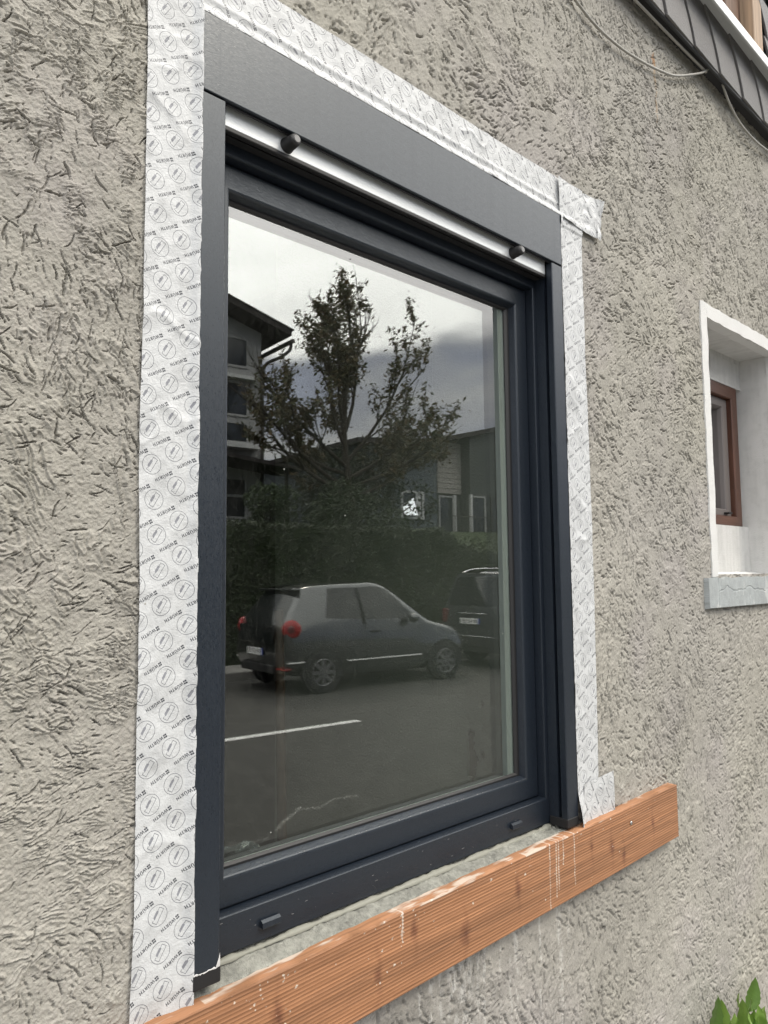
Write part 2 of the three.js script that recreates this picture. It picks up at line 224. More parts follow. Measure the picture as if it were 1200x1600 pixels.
{ // small brown window set back in the niche
  const w = thing('small_window', 'small brown wooden window set deep in the white painted niche', 'window', [0, 0, 0], { kind: 'thing' });
  const brownTex = dataTex(256, 256, (u, v) => { const k = 1 + 0.5 * fbm(u * 5, v * 60, 3, 4); return [S8(0.085 * k), S8(0.036 * k), S8(0.022 * k)]; }, true, [2, 2]);
  const brown = M({ map: brownTex, roughness: 0.42, bumpMap: brownTex, bumpScale: 0.0006 });
  const F = mitre([N.x0 + 0.02, 3.06, 0.175, 0.72], [N.x0 + 0.075, 3.005, 0.212, 0.672], [[0, -0.24], [0, -0.153], [0.06, -0.150], [0.95, -0.150], [1, -0.153], [1, -0.24]]);
  for (const k of ['left', 'right', 'top', 'bottom']) mesh('frame', F[k], brown, w);
  const S = mitre([N.x0 + 0.076, 3.004, 0.213, 0.671], [N.x0 + 0.125, 2.955, 0.240, 0.634], [[0, -0.24], [0, -0.172], [0.1, -0.168], [0.9, -0.168], [1, -0.172], [1.1, -0.185], [1.1, -0.24]]);
  const greyF = M({ color: rgb(0.13, 0.115, 0.11), roughness: 0.5 });
  for (const k of ['left', 'right', 'top', 'bottom']) mesh('sash', S[k], greyF, w);
  mesh('drain_slot', rbox(2.93, 2.962, Y(0.221), Y(0.227), -0.172, -0.1485, 0.001), black, w);
  const glass = new THREE.MeshPhysicalMaterial({ color: rgb(1, 1, 1), roughness: 0.02, transmission: 1, thickness: 0, ior: 1.6 });
  mesh('pane', new THREE.PlaneGeometry(0.38, 0.40).translate(2.77, Y(0.437), -0.19), glass, w);
  const cur = M({ color: rgb(0.34, 0.35, 0.36), roughness: 0.9 });
  mesh('curtain', gridGeo(120, 2, (u, v) => [lerp(2.53, 3.03, u), Y(lerp(0.19, 0.70, v)), -0.225 + 0.008 * Math.sin(u * 62 + 2 * Math.sin(u * 13))]), cur, w);
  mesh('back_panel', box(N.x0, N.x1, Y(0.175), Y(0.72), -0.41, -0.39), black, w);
}

// mitred frame: outer and inner rectangle [x0,x1,y0,y1], profile points [a (0 outer .. 1 inner), z]; one geometry for each side
function mitre(o, i, prof) {
  const P = (cx, cy, a, z) => [lerp(o[cx], i[cx], a), Y(lerp(o[2 + cy], i[2 + cy], a)), z];
  const side = (c1, c2) => {
    const pos = [], uv = [];
    for (let k = 0; k + 1 < prof.length; k++) {
      const A = P(...c1, ...prof[k]), B = P(...c2, ...prof[k]), C = P(...c2, ...prof[k + 1]), D = P(...c1, ...prof[k + 1]);
      const horiz = Math.abs(A[0] - B[0]) > Math.abs(A[1] - B[1]);
      const U = p => { const al = horiz ? p[0] : p[1], ac = (horiz ? p[1] : p[0]) + p[2]; return [al, ac]; };
      pos.push(...A, ...B, ...C, ...A, ...C, ...D); uv.push(...U(A), ...U(B), ...U(C), ...U(A), ...U(C), ...U(D));
    }
    const g = new THREE.BufferGeometry(); g.setAttribute('position', new THREE.Float32BufferAttribute(pos, 3)); g.setAttribute('uv', new THREE.Float32BufferAttribute(uv, 2)); g.computeVertexNormals(); return g;
  };
  return { bottom: side([0, 0], [1, 0]), right: side([1, 0], [1, 1]), top: side([1, 1], [0, 1]), left: side([0, 1], [0, 0]) };
}

// ------------------------------------------------------------------ the new window with its roller shutter
const windowThing = thing('roller_shutter_window', 'new anthracite window with roller shutter box, street mirrored in its glass', 'window', [0, 0, 0], { kind: 'thing' });
{
  const w = windowThing;
  const F = mitre([0.588, 1.588, -0.578, 0.780], [0.641, 1.536, -0.520, 0.702], [[0, -0.13], [0, -0.052], [0.02, -0.050], [0.965, -0.050], [0.99, -0.0508], [1, -0.053], [1, -0.13]]);
  for (const k of ['left', 'right', 'top', 'bottom']) mesh('frame', F[k], foil, w);
  const S = mitre([0.6425, 1.5345, -0.5185, 0.7005], [0.681, 1.489, -0.470, 0.653], [[0, -0.13], [0, -0.074], [0.03, -0.0712], [0.08, -0.070], [0.90, -0.070], [0.96, -0.0708], [1, -0.073], [1.11, -0.0885], [1.11, -0.13]]);
  for (const k of ['left', 'right', 'top', 'bottom']) mesh('sash', S[k], foil, w);
  const G = mitre([0.684, 1.486, -0.467, 0.650], [0.6925, 1.470, -0.4575, 0.640], [[0, -0.0915], [0, -0.087], [0.6, -0.0865], [1, -0.0905], [1, -0.0915]]);
  for (const k of ['left', 'right', 'top', 'bottom']) mesh('gasket', G[k], rubber, w);
  const SP = mitre([0.686, 1.484, -0.465, 0.650], [0.694, 1.449, -0.4625, 0.646], [[0, -0.094], [1, -0.094], [1, -0.1075], [0, -0.1075]]);
  for (const k of ['left', 'right', 'top', 'bottom']) mesh('spacer', SP[k], spacerMat, w);
  const pane1 = new THREE.MeshPhysicalMaterial({ color: rgb(0.93, 0.97, 0.94), roughness: 0, transmission: 1, thickness: 0, ior: 2.18 });
  const pane2 = new THREE.MeshPhysicalMaterial({ color: rgb(0.93, 0.97, 0.94), roughness: 0, transmission: 1, thickness: 0, ior: 2.18 });
  const pg = z => new THREE.PlaneGeometry(0.800, 1.115).translate(1.085, Y(0.0915), z);
  const p1 = mesh('pane', pg(-0.092), pane1, w); mesh('pane', pg(-0.1095), pane2, w);
  { // dust, wiping streaks and a dried smear on the outer pane
    const R = rng(91), hairs = []; const W = 1024, H = 1408, a = new Float32Array(W * H);
    for (let n = 0; n < 5200; n++) { const x = R() * W, y = R() * H, an = Math.PI / 2 + (R() - 0.5) * 1.6 + 0.4 * vnoise(x / 160, y / 160, 5), L = 14 + R() * 40, cv = (R() - 0.5) * 0.03, s = 0.25 + R() * 0.75; let cx = x, cy = y, t = an; for (let k = 0; k < L; k++) { cx += Math.cos(t); cy += Math.sin(t); t += cv; const i = Math.round(cx), j = Math.round(cy); if (i >= 0 && j >= 0 && i < W && j < H) a[j * W + i] = Math.max(a[j * W + i], s * 0.03); } }
    const dabs = (pts, width, dens, str) => { for (let k = 0; k + 1 < pts.length; k++) { const [ax, ay] = pts[k], [bx, by] = pts[k + 1]; const n = Math.hypot(bx - ax, by - ay) * dens; for (let q = 0; q < n; q++) { const t = R(), g = (R() + R() + R() - 1.5) * width; const dx = bx - ax, dy = by - ay, l = Math.hypot(dx, dy); const i = Math.round(ax + dx * t - dy / l * g), j = Math.round(ay + dy * t + dx / l * g); if (i >= 0 && j >= 0 && i < W && j < H) a[j * W + i] = Math.min(0.8, a[j * W + i] + str * R()); } } };
    const uvp = (x, y) => [(x - 0.685) / 0.800 * W, (y + 0.466) / 1.115 * H];
    dabs([[0.795, -0.432], [0.802, -0.424], [0.822, -0.415], [0.849, -0.404]].map(p => uvp(...p)), 6, 5, 0.30);
    dabs([[0.849, -0.406], [0.892, -0.413], [0.922, -0.405], [0.961, -0.408], [0.985, -0.411]].map(p => uvp(...p)), 3.5, 1.8, 0.32);
    dabs([[0.81, -0.43], [0.86, -0.418], [0.92, -0.415]].map(p => uvp(...p)), 14, 4, 0.06);
    dabs([[0.696, -0.430], [0.73, -0.434], [0.78, -0.440]].map(p => uvp(...p)), 5, 1.5, 0.25);
    for (let n = 0; n < 40; n++) { const [x, y] = uvp(0.70 + R() * 0.76, -0.45 + R() * R() * 1.05), r = R() < 0.9 ? 0.9 : 1.8; for (let j = -2; j <= 2; j++) for (let i = -2; i <= 2; i++) if (i * i + j * j <= r * r) { const q = (Math.round(y) + j) * W + Math.round(x) + i; if (q > 0 && q < a.length) a[q] = 0.5; } }
    const t = dataTex(W, H, (u, v, i, j) => a[j * W + i] + 0.006 + 0.008 * fbm(u * 9, v * 13, 3, 4)); t.wrapS = t.wrapT = THREE.ClampToEdgeWrapping;
    mesh('dirt_film', pg(-0.0914), new THREE.MeshStandardMaterial({ color: rgb(0.55, 0.57, 0.52), roughness: 1, transparent: true, alphaMap: t, side: THREE.DoubleSide }), p1);
  }
  // guide rails: extruded channel, slot open towards the window
  const rail = (xo, dir) => { // xo outer edge, dir +1 towards the window
    const c = 0.0018, pts = [[0, -c], [c, 0], [0.044 - c, 0], [0.044, -c], [0.044, -0.0165], [0.028, -0.0165], [0.028, -0.0245], [0.044, -0.0245], [0.044, -0.0495], [0, -0.0495]];
    const sh = new THREE.Shape(pts.map(([x, z]) => new THREE.Vector2(x * dir + xo, z)));
    const g = new THREE.ExtrudeGeometry(sh, { depth: 1.316, bevelEnabled: false }); g.rotateX(-Math.PI / 2); g.scale(1, 1, -1);     // shape plane xz, length up
    const p = g.attributes.position; for (let i = 0; i < p.count; i++) p.setY(i, p.getY(i) + Y(-0.5605));
    const ix = []; for (let i = 0; i < p.count; i += 3) ix.push(i, i + 2, i + 1); g.setIndex(ix); const f = g.toNonIndexed(); f.computeVertexNormals();
    const q = f.attributes.position, uv = new Float32Array(q.count * 2); for (let i = 0; i < q.count; i++) { uv[2 * i] = q.getY(i); uv[2 * i + 1] = q.getX(i) + q.getZ(i); } f.setAttribute('uv', new THREE.BufferAttribute(uv, 2)); return f;
  };
  const torn = (x0, x1, seed) => { // ragged end of the foil where the rail was cut
    return gridGeo(44, 3, (u, v) => { const x = lerp(x0, x1, u), top = -0.5612 + 0.0025 * Math.max(0, vnoise(u * 9, seed, 4)) + (u > 0.84 ? 0.017 * (u - 0.84) / 0.16 : 0), bot = -0.5628 + 0.0012 * vnoise(u * 16, seed + 3, 5); return [x, Y(lerp(bot, top, v)), 0.0006 + 0.0008 * Math.sin(v * 3)]; });
  };
  const bare = M({ color: rgb(0.52, 0.51, 0.50), roughness: 0.7 });
  { const r = mesh('guide_rail', rail(0.585, 1), foil, w); mesh('rail_end', rbox(0.5855, 0.6305, Y(-0.583), Y(-0.5605), -0.049, 0.0012), black, r); mesh('torn_edge', torn(0.586, 0.629, 1), bare, r); }
  { const r = mesh('guide_rail', rail(1.592, -1), foil, w); mesh('rail_end', rbox(1.546, 1.5925, Y(-0.581), Y(-0.5605), -0.049, 0.0008), black, r); mesh('brush_seal', rbox(1.5485, 1.551, Y(-0.56), Y(0.75), -0.0285, -0.0248, 0.0008), M({ color: rgb(0.10, 0.09, 0.08), roughness: 1 }), r); }
  // shutter box
  const sb = new THREE.Group(); sb.name = 'shutter_box'; w.add(sb);
  mesh('front_cover', metricUV(rbox(0.585, 1.592, Y(0.7595), Y(0.890), -0.012, 0.0005, 0.0022)), foil, sb);
  mesh('box_shell', merge([box(0.587, 1.590, Y(0.882), Y(0.889), -0.20, -0.012), box(0.587, 0.592, Y(0.76), Y(0.882), -0.20, -0.012), box(1.585, 1.590, Y(0.76), Y(0.882), -0.20, -0.012), box(0.592, 1.585, Y(0.77), Y(0.882), -0.058, -0.050)]), black, sb);
  mesh('bottom_plate', merge([box(0.630, 1.547, Y(0.7235), Y(0.77), -0.0495, -0.033), box(0.592, 1.585, Y(0.757), Y(0.7592), -0.0105, -0.006)]), black, sb);
  // end slat of the shutter curtain with its two rubber stops
  const es = new THREE.Group(); es.name = 'end_slat'; w.add(es);
  const aluTex = dataTex(256, 256, (u, v) => 0.75 + 0.2 * tileNoise(v, 0.5 + u * 0.02, 128, 3) + 0.1 * tileNoise(u, v, 16, 4));
  const aluM = alu.clone(); aluM.roughnessMap = aluTex; aluM.roughness = 0.5;
  mesh('slat', metricUV(rbox(0.632, 1.5455, Y(0.729), Y(0.80), -0.0265, -0.018, 0.0015)), aluM, es);
  mesh('rubber_strip', rbox(0.632, 1.5455, Y(0.7215), Y(0.729), -0.0275, -0.0172, 0.002), rubber, es);
  for (const x of [0.762, 1.412]) {
    const g = new THREE.LatheGeometry([[0, 0], [0.0135, 0], [0.0135, 0.003], [0.0125, 0.005], [0.0108, 0.024], [0.0098, 0.028], [0.007, 0.030], [0, 0.030]].map(p => new THREE.Vector2(...p)), 28).rotateX(Math.PI / 2).translate(x, Y(0.7435), -0.0185);
    const s = mesh('rubber_stop', g, rubber, es);
    mesh('stop_cap', new THREE.CylinderGeometry(0.0058, 0.0066, 0.0016, 20).rotateX(Math.PI / 2).translate(x, Y(0.7435), 0.0122), M({ color: rgb(0.16, 0.16, 0.16), roughness: 0.4 }), s);
  }
  // drainage caps on the lower frame
  for (const x of [0.752, 1.413]) {
    const sh = new THREE.Shape([[0, 0], [0.0015, 0.0105], [0.0035, 0.012], [0.0085, 0.0085], [0.009, 0.0005], [0.008, -0.001], [0.0065, 0]].map(p => new THREE.Vector2(p[0], p[1])));
    const g = new THREE.ExtrudeGeometry(sh, { depth: 0.036, bevelEnabled: false }).rotateY(-Math.PI / 2).translate(x + 0.018, Y(-0.557), -0.0505);
    mesh('drain_cap', g, foil, w);
  }
  // paint specks and scratches on the lower frame
  { const R = rng(14), L = []; for (let i = 0; i < 26; i++) { const x = 0.66 + R() * 0.8, y = -0.565 + R() * 0.04, l = 0.0006 + R() * R() * R() * 0.016, h = 0.0003 + R() * 0.0003; L.push(box(x, x + l, Y(y), Y(y + h), -0.0502, -0.0496)); } for (let i = 0; i < 26; i++) { const x = 0.70 + R() * 0.78, l = 0.001 + R() * 0.003; L.push(box(x, x + l, Y(-0.4709), Y(-0.4704), -0.0720, -0.0708)); } mesh('paint_specks', merge(L), M({ color: rgb(0.22, 0.22, 0.22), roughness: 0.8 }), w).userData.kind = 'stuff'; }
}

// ------------------------------------------------------------------ concrete sill, silicone, board
const concreteTex = dataTex(512, 256, (u, v) => { const k = 0.8 + 0.3 * fbm(u * 30, v * 8, 3, 4) + 0.28 * fbm(u * 160, v * 40, 9, 2); return [S8(0.33 * k), S8(0.33 * k), S8(0.29 * k)]; }, true, [0.9, 4]);
const concrete = M({ map: concreteTex, roughness: 0.95, bumpMap: grainRep(9), bumpScale: 0.003 });
{
  const s = thing('concrete_sill', 'raw cement sill bed poured between window frame and wooden board', 'sill', [0, 0, 0], { kind: 'thing' });
  mesh('sill_bed', gridGeo(420, 26, (u, v) => { const x = lerp(0.47, 1.66, u), z = lerp(-0.010, -0.13, v); return [x, Y(lerp(-0.5835 + 0.0135 * (x - 1.9), -0.5820, Math.min(1, v * 2.2)) + 0.0032 * fbm(x * 35, z * 35, 6, 4) + 0.0018 * vnoise(x * 190, z * 190, 8)), z]; }, (u, v, P) => [P[0], P[2]]), concrete, s);
  mesh('mortar', gridGeo(60, 4, (u, v) => [lerp(1.545, 1.60, u), Y(-0.605 + 0.025 * v), lerp(-0.010, -0.035, v) + 0.003 * vnoise(u * 9, v * 3, 5)]), concrete, s);
  mesh('silicone_bead', gridGeo(260, 8, (u, v) => { const x = lerp(0.63, 1.545, u), a = v * Math.PI * 0.6, r = 0.0042 + 0.0016 * vnoise(x * 34, 2, 7) + 0.0008 * vnoise(x * 120, 5, 7); return [x, Y(-0.5865) + r * 1.5 * Math.sin(a), -0.050 + r * 1.6 * Math.cos(a)]; }), M({ color: rgb(0.21, 0.21, 0.175), roughness: 0.6 }), s);
}
{
  const b = thing('wooden_board', 'orange-brown ribbed timber board screwed along the wall under the window', 'board');
  const X0 = 0.40, X1 = 2.062, yT = -0.581, Hh = 0.138, ZF = 0.0165, nR = 23;
  const knots = [[0.72, 0.075, 0.013], [1.02, 0.10, 0.011], [1.16, 0.045, 0.016], [0.93, 0.055, 0.009], [1.71, 0.065, 0.013], [1.765, 0.03, 0.010], [1.92, 0.07, 0.009], [1.62, 0.09, 0.006], [1.33, 0.08, 0.012], [0.55, 0.06, 0.011]];
  const R = rng(33), spots = []; for (let i = 0; i < 110; i++) { const c = R(); spots.push([c < 0.3 ? 0.66 + R() * 0.12 : c < 0.5 ? 0.88 + R() * 0.22 : 0.45 + R() * 1.5, R() * R() * 0.14, 0.0006 + R() * R() * 0.0022]); }
  const runs = [[1.447, 1], [1.472, 0.85], [1.481, 0.75], [1.545, 0.8], [1.50, 0.35], [0.99, 0.3]];
  const woodTex = dataTex(2048, 256, (u, v) => {
    const x = lerp(X0, X1, u), d = v * 0.17;            // d: metres from the bottom edge, over the top after Hh
    let wy = d; for (const [kx, ky, kr] of knots) wy += Math.sign(d - ky + 1e-6) * 0.006 * Math.exp(-((x - kx) ** 2) / (kr * kr * 9) - ((d - ky) ** 2) / (kr * kr * 3));
    const g = fbm(x * 3.5, wy * 240, 3, 4), g2 = fbm(x * 1.3, wy * 40, 8, 3), fine = fbm(x * 25, wy * 700, 12, 2);
    let k = 1 + 0.32 * g + 0.26 * g2 + 0.2 * fine;
    let c = [0.258 * k, 0.121 * k, 0.056 * k];
    for (const [kx, ky, kr] of knots) { const q = Math.hypot((x - kx) / kr, (d - ky) / (kr * 1.5)) + 0.25 * vnoise(x * 160, d * 160, 4); const a = clamp(1.25 - q) * 0.62; c = [c[0] * (1 - a * 0.6), c[1] * (1 - a * 0.75), c[2] * (1 - a * 0.75)]; const ray = clamp(1 - Math.abs(x - kx - 0.006 * vnoise(d * 40, kx, 2)) / 0.008) * clamp(1 - Math.abs(d - ky) / 0.07) * 0.24; c = [c[0] * (1 - ray), c[1] * (1 - ray * 1.15), c[2] * (1 - ray * 1.2)]; }
    const wh = (a) => { c = [lerp(c[0], 0.58, a), lerp(c[1], 0.53, a), lerp(c[2], 0.46, a)]; };
    for (const [rx, s] of runs) { const cx = rx + 0.0016 * vnoise(d * 60, rx * 9, 3), low = (1 - s) * Hh; if (Math.abs(x - cx) < 0.0018 + 0.0012 * vnoise(d * 120, rx, 5) && d > low * 0.9) wh(0.30 + 0.35 * clamp(0.5 + vnoise(d * 90, rx * 40, 7))); }
    for (const [sx, sd, sr] of spots) if (Math.abs(x - sx) < sr * 2 && Math.hypot(x - sx, (Hh - d - sd)) < sr * (1 + 0.6 * vnoise(x * 600, d * 600, 3))) wh(0.75);
    if (d > Hh - 0.004) { const a = ss(0.05, 0.32, fbm(x * 13, d * 60, 51, 4) + (x > 1.36 && x < 1.52 ? 0.32 : x > 0.6 && x < 1.2 ? -0.06 : -0.3)); wh(a * 0.6); if (a < 0.2) c = [c[0] * 1.12, c[1] * 1.15, c[2] * 1.2]; }
    return [S8(c[0]), S8(c[1]), S8(c[2])];
  }, true); woodTex.wrapS = woodTex.wrapT = THREE.ClampToEdgeWrapping;
  // profile from the bottom back edge over the ribbed face and the top
  const prof = [[0, -0.0105], [0, ZF - 0.003]]; for (let r = 0; r < nR; r++) { const p = Hh / nR; for (let k = 0; k <= 5; k++) { const t = k / 6; prof.push([r * p + t * p + 0.0004, ZF - 0.0015 * Math.pow(Math.abs(Math.cos(Math.PI * t)), 1.4)]); } } prof.push([Hh - 0.0006, ZF - 0.0012], [Hh, ZF - 0.003], [Hh, -0.0105]);
  const nx = 160, pos = [], uv = [], idx = [];
  const cum = [0]; for (let i = 1; i < prof.length; i++) cum.push(cum[i - 1] + Math.hypot(prof[i][0] - prof[i - 1][0], prof[i][1] - prof[i - 1][1]));
  for (let i = 0; i <= nx; i++) for (let j = 0; j < prof.length; j++) { const x = lerp(X0, X1, i / nx), sag = 0.0015 * vnoise(x * 3, 2, 4), worn = (j > prof.length - 4 ? 0.0012 * vnoise(x * 50, j, 6) : 0); pos.push(x, Y(yT - Hh + prof[j][0] + sag + worn + 0.0135 * (x - 1.9)), prof[j][1]); uv.push(i / nx, (j >= prof.length - 2 ? prof[j][0] + (ZF - prof[j][1]) : prof[j][0]) / 0.17); }
  for (let i = 0; i < nx; i++) for (let j = 0; j + 1 < prof.length; j++) { const a = i * prof.length + j, c = a + prof.length; idx.push(a, c, c + 1, a, c + 1, a + 1); }
  let g = new THREE.BufferGeometry(); g.setAttribute('position', new THREE.Float32BufferAttribute(pos, 3)); g.setAttribute('uv', new THREE.Float32BufferAttribute(uv, 2)); g.setIndex(idx); g = toCreasedNormals(g, 0.9);
  const wood = M({ map: woodTex, roughness: 0.72 });
  mesh('plank', g, wood, b);
  for (const [e, s] of [[X0, -1], [X1, 1]]) { const sh = new THREE.Shape(prof.map(p => new THREE.Vector2(-p[1], p[0]))); const gg = new THREE.ShapeGeometry(sh).rotateY(Math.PI / 2 * 1).translate(e, Y(yT - Hh + 0.0135 * (e - 1.9)), 0); const q = gg.attributes.position; for (let i = 0; i < q.count; i++) gg.attributes.uv.setXY(i, 0.5 + 0.02 * q.getZ(i), (q.getY(i) - Y(yT - Hh)) / 0.17); mesh('end_grain', gg, wood, b); }
  const steel = M({ color: rgb(0.55, 0.55, 0.54), roughness: 0.35, metalness: 1 });
  for (const [x, y] of [[1.805, -0.622], [0.47, -0.65]]) { const s = mesh('screw', new THREE.LatheGeometry([[0, 0.0026], [0.0025, 0.0025], [0.0046, 0.0012], [0.005, 0], [0, 0]].map(p => new THREE.Vector2(...p)), 18).rotateX(Math.PI / 2).translate(x, Y(y), ZF - 0.0002), steel, b); mesh('screw_slot', new THREE.CylinderGeometry(0.0014, 0.0014, 0.0008, 6).rotateX(Math.PI / 2).translate(x, Y(y), ZF + 0.0022), black, s); }
}

// ------------------------------------------------------------------ printed sealing tape
const v1 = [0.0045, -0.0505], v2 = [0.035, 0.0217], det = v1[0] * v2[1] - v1[1] * v2[0];
const toST = (x, y) => [(x * v2[1] - y * v2[0]) / det, (-x * v1[1] + y * v1[0]) / det];
const tapeTex = (() => {
  const n = 768, cv = document.createElement('canvas'); cv.width = cv.height = n; const c = cv.getContext('2d');
  c.fillStyle = '#c7c9ca'; c.fillRect(0, 0, n, n);
  const A = toST(1, 0), B = toST(0, 1);               // st per metre
  for (let i = -2; i <= 2; i++) for (let j = -2; j <= 2; j++) {
    c.setTransform(A[0] * n, -A[1] * n, B[0] * n, -B[1] * n, i * n, n + j * n);
    c.strokeStyle = c.fillStyle = '#5c5f65'; c.lineWidth = 0.0007;
    c.save(); c.translate(0.012, 0.012);
    c.beginPath(); c.arc(0, 0, 0.0143, 0, 7); c.stroke();
    c.save(); c.rotate(1.03); c.strokeRect(-0.0105, -0.0042, 0.021, 0.0072); c.fillStyle = '#7b7e83';
    c.fillStyle = '#c7c9ca'; c.fillRect(-0.0072, 0.0016, 0.0118, 0.0026); c.fillStyle = '#70737a';
    c.beginPath(); c.moveTo(-0.007, 0.0012); c.lineTo(-0.0045, 0.0048); c.lineTo(0.0045, 0.0048); c.lineTo(0.006, 0.0030); c.lineTo(0.0048, 0.0010); c.closePath(); c.globalAlpha = 0.75; c.fill(); c.globalAlpha = 1; c.restore();
    c.restore();
    c.save(); c.translate(0.012 + 0.0140, 0.012 - 0.0185); c.rotate(Math.PI + 0.47); c.scale(0.000122, -0.000122);   // the maker's name runs upside down to the strip
    c.fillStyle = '#3c3f45'; c.font = 'bold 56px sans-serif'; c.textAlign = 'left'; c.textBaseline = 'middle'; c.fillText('W\u00dcRTH', -118, 0);
    for (const [dx, dy] of [[-168, -24], [-146, -24], [-168, 3], [-146, 3]]) c.fillRect(dx, dy, 19, 20);
    c.restore();
  }
  const t = new THREE.CanvasTexture(cv); t.colorSpace = THREE.SRGBColorSpace; t.wrapS = t.wrapT = THREE.RepeatWrapping; t.minFilter = THREE.LinearMipmapLinearFilter; return t;
})();
const tapeMat = new THREE.MeshPhysicalMaterial({ map: tapeTex, color: rgb(0.98, 0.98, 0.98), roughness: 0.55, bumpMap: grainRep(1, 1), bumpScale: 0.0007, side: THREE.DoubleSide, vertexColors: true });
const wallBump = (x, y) => 0.0009 * fbm(x * 60, y * 60, 21, 3);
function strip(W, L, place, turn, phase, nu, nv) { // place(c,l)->[x,y,z] with y from the lens; turn 0 left, 1 top, 2 right
  const uv1 = [], vc = [], g = gridGeo(nu, nv, (u, v) => { const P = place(u * W, v * L, u, v); return [P[0], Y(P[1]), P[2]]; }, (u, v, P) => { const x = P[0], y = P[1] - EYE; const loc = turn === 0 ? [x, y] : turn === 1 ? [-y, x] : [-x, -y]; const s = toST(loc[0] + phase[0], loc[1] + phase[1]); uv1.push(x * 5, y * 5); const m = 0.93 - 0.13 * ss(-0.05, 0.4, fbm(x * 34, y * 34, 97, 4)) - 0.05 * vnoise(x * 190, y * 190, 98); vc.push(m, m, m); return s; });
  g.setAttribute('uv1', new THREE.Float32BufferAttribute(uv1, 2)); g.setAttribute('color', new THREE.Float32BufferAttribute(vc, 3)); return g;
}
const crease = (d) => d > 0.021 ? 0 : ss(0.021, 0.004, d);            // how far the tape has climbed from the wall to the rail, d metres from the rail
const wr = (x, y, k) => 0.0022 * Math.pow(Math.abs(fbm(x * 9, y * 9, k, 3)), 1.1) + 0.0005 * fbm(x * 70, y * 70, k + 7, 2) + 0.0022 * Math.pow(clamp(1 - 7 * Math.abs(fbm(x * 7 + 3, y * 7, k + 5, 3))), 2) * ss(0.0, 0.35, vnoise(x * 11, y * 6, k + 9));
single('sealing_tape', strip(0.094, 1.66, (c, l) => { const y = -0.618 + l, lean = -0.004 * (l / 1.66); const x = 0.497 + 0.003 * vnoise(l * 5, 1, 2) * (1 - c / 0.094) + c + lean * 0; return [c > 0.0935 ? 0.5875 : Math.min(x, 0.5872), y, -0.0085 + 0.008 * crease(0.591 - x) + wallBump(x, y) * 0.8 + wr(x, y, 3) + (l < 0.03 ? 0.004 * (1 - l / 0.03) * vnoise(c * 60, 1, 3) : 0)]; }, 0, [0.0003, 0.0015], 60, 560), tapeMat, 'white printed sealing tape, long strip running down the left side of the window', 'tape', { group: 'sealing tape around the window' });
single('sealing_tape', strip(0.105, 1.215, (c, l) => { const x = 0.580 + l, y = 0.992 - c + 0.0025 * vnoise(l * 6, 4, 2) * (1 - c / 0.105); const d = y - 0.889, tail = ss(1.60, 1.79, x); const yy = Math.max(y, 0.8905 - tail * 0.01) - 0.004 * tail * (c / 0.105); const lift = tail * tail * (0.005 + 0.006 * Math.abs(vnoise(x * 40, y * 30, 5))) + (x > 1.765 && c < 0.04 ? 0.012 * (x - 1.765) / 0.03 * (1 - c / 0.04) : 0); const ridge = 0.0022 * Math.exp(-(((d - 0.032) / 0.006) ** 2)) * (1 - tail); return [x + (l > 1.19 ? -0.010 * (c / 0.105) : 0), yy, -0.0082 + 0.0078 * crease(d) * (1 - tail) + wallBump(x, y) + wr(x, y, 13) + lift + ridge]; }, 1, [0.008, 0.004], 60, 430), tapeMat, 'white printed sealing tape across the top of the shutter box, torn tail on the plaster', 'tape', { group: 'sealing tape around the window' });
single('sealing_tape', strip(0.108, 1.586, (c, l) => { const y = 0.993 - l, x = 1.700 - c + 0.005 * vnoise(l * 4, 7, 2) * (1 - c / 0.108) + (y > 0.86 ? 0.0 : 0); const d = x - 1.5925; const bow = y < -0.5 ? ss(-0.5, -0.58, y) * 0.012 * (1 - clamp(d / 0.05)) : 0; const topEnd = y > 0.89; return [Math.max(x, 1.5895 + (topEnd ? 0 : 0)), y, -0.0070 + 0.0072 * crease(d) * (topEnd ? 0.4 : 1) + wallBump(x, y) + wr(x, y, 23) + bow + 0.0016 * Math.exp(-(((d - 0.03) / 0.008) ** 2)) * (0.5 + 0.5 * vnoise(y * 9, 3, 4)) + (y > 0.87 ? 0.0022 : 0)]; }, 2, [0.010, 0.013], 60, 520), tapeMat, 'white printed sealing tape, long strip running down the right side of the window', 'tape', { group: 'sealing tape around the window' });
single('sealing_tape', strip(0.106, 0.138, (c, l) => { const x = 1.628 + l - 0.002, y = -0.497 - c + 0.03 * (l / 0.15) * 0.25; return [x, y, -0.0040 + wallBump(x, y) + wr(x, y, 33) * 1.2 + (c > 0.09 ? (c - 0.09) * 0.2 : 0)]; }, 1, [0.002, 0.017], 40, 56), tapeMat, 'short square piece of white printed tape low on the plaster above the board', 'tape', { group: 'sealing tape around the window' });

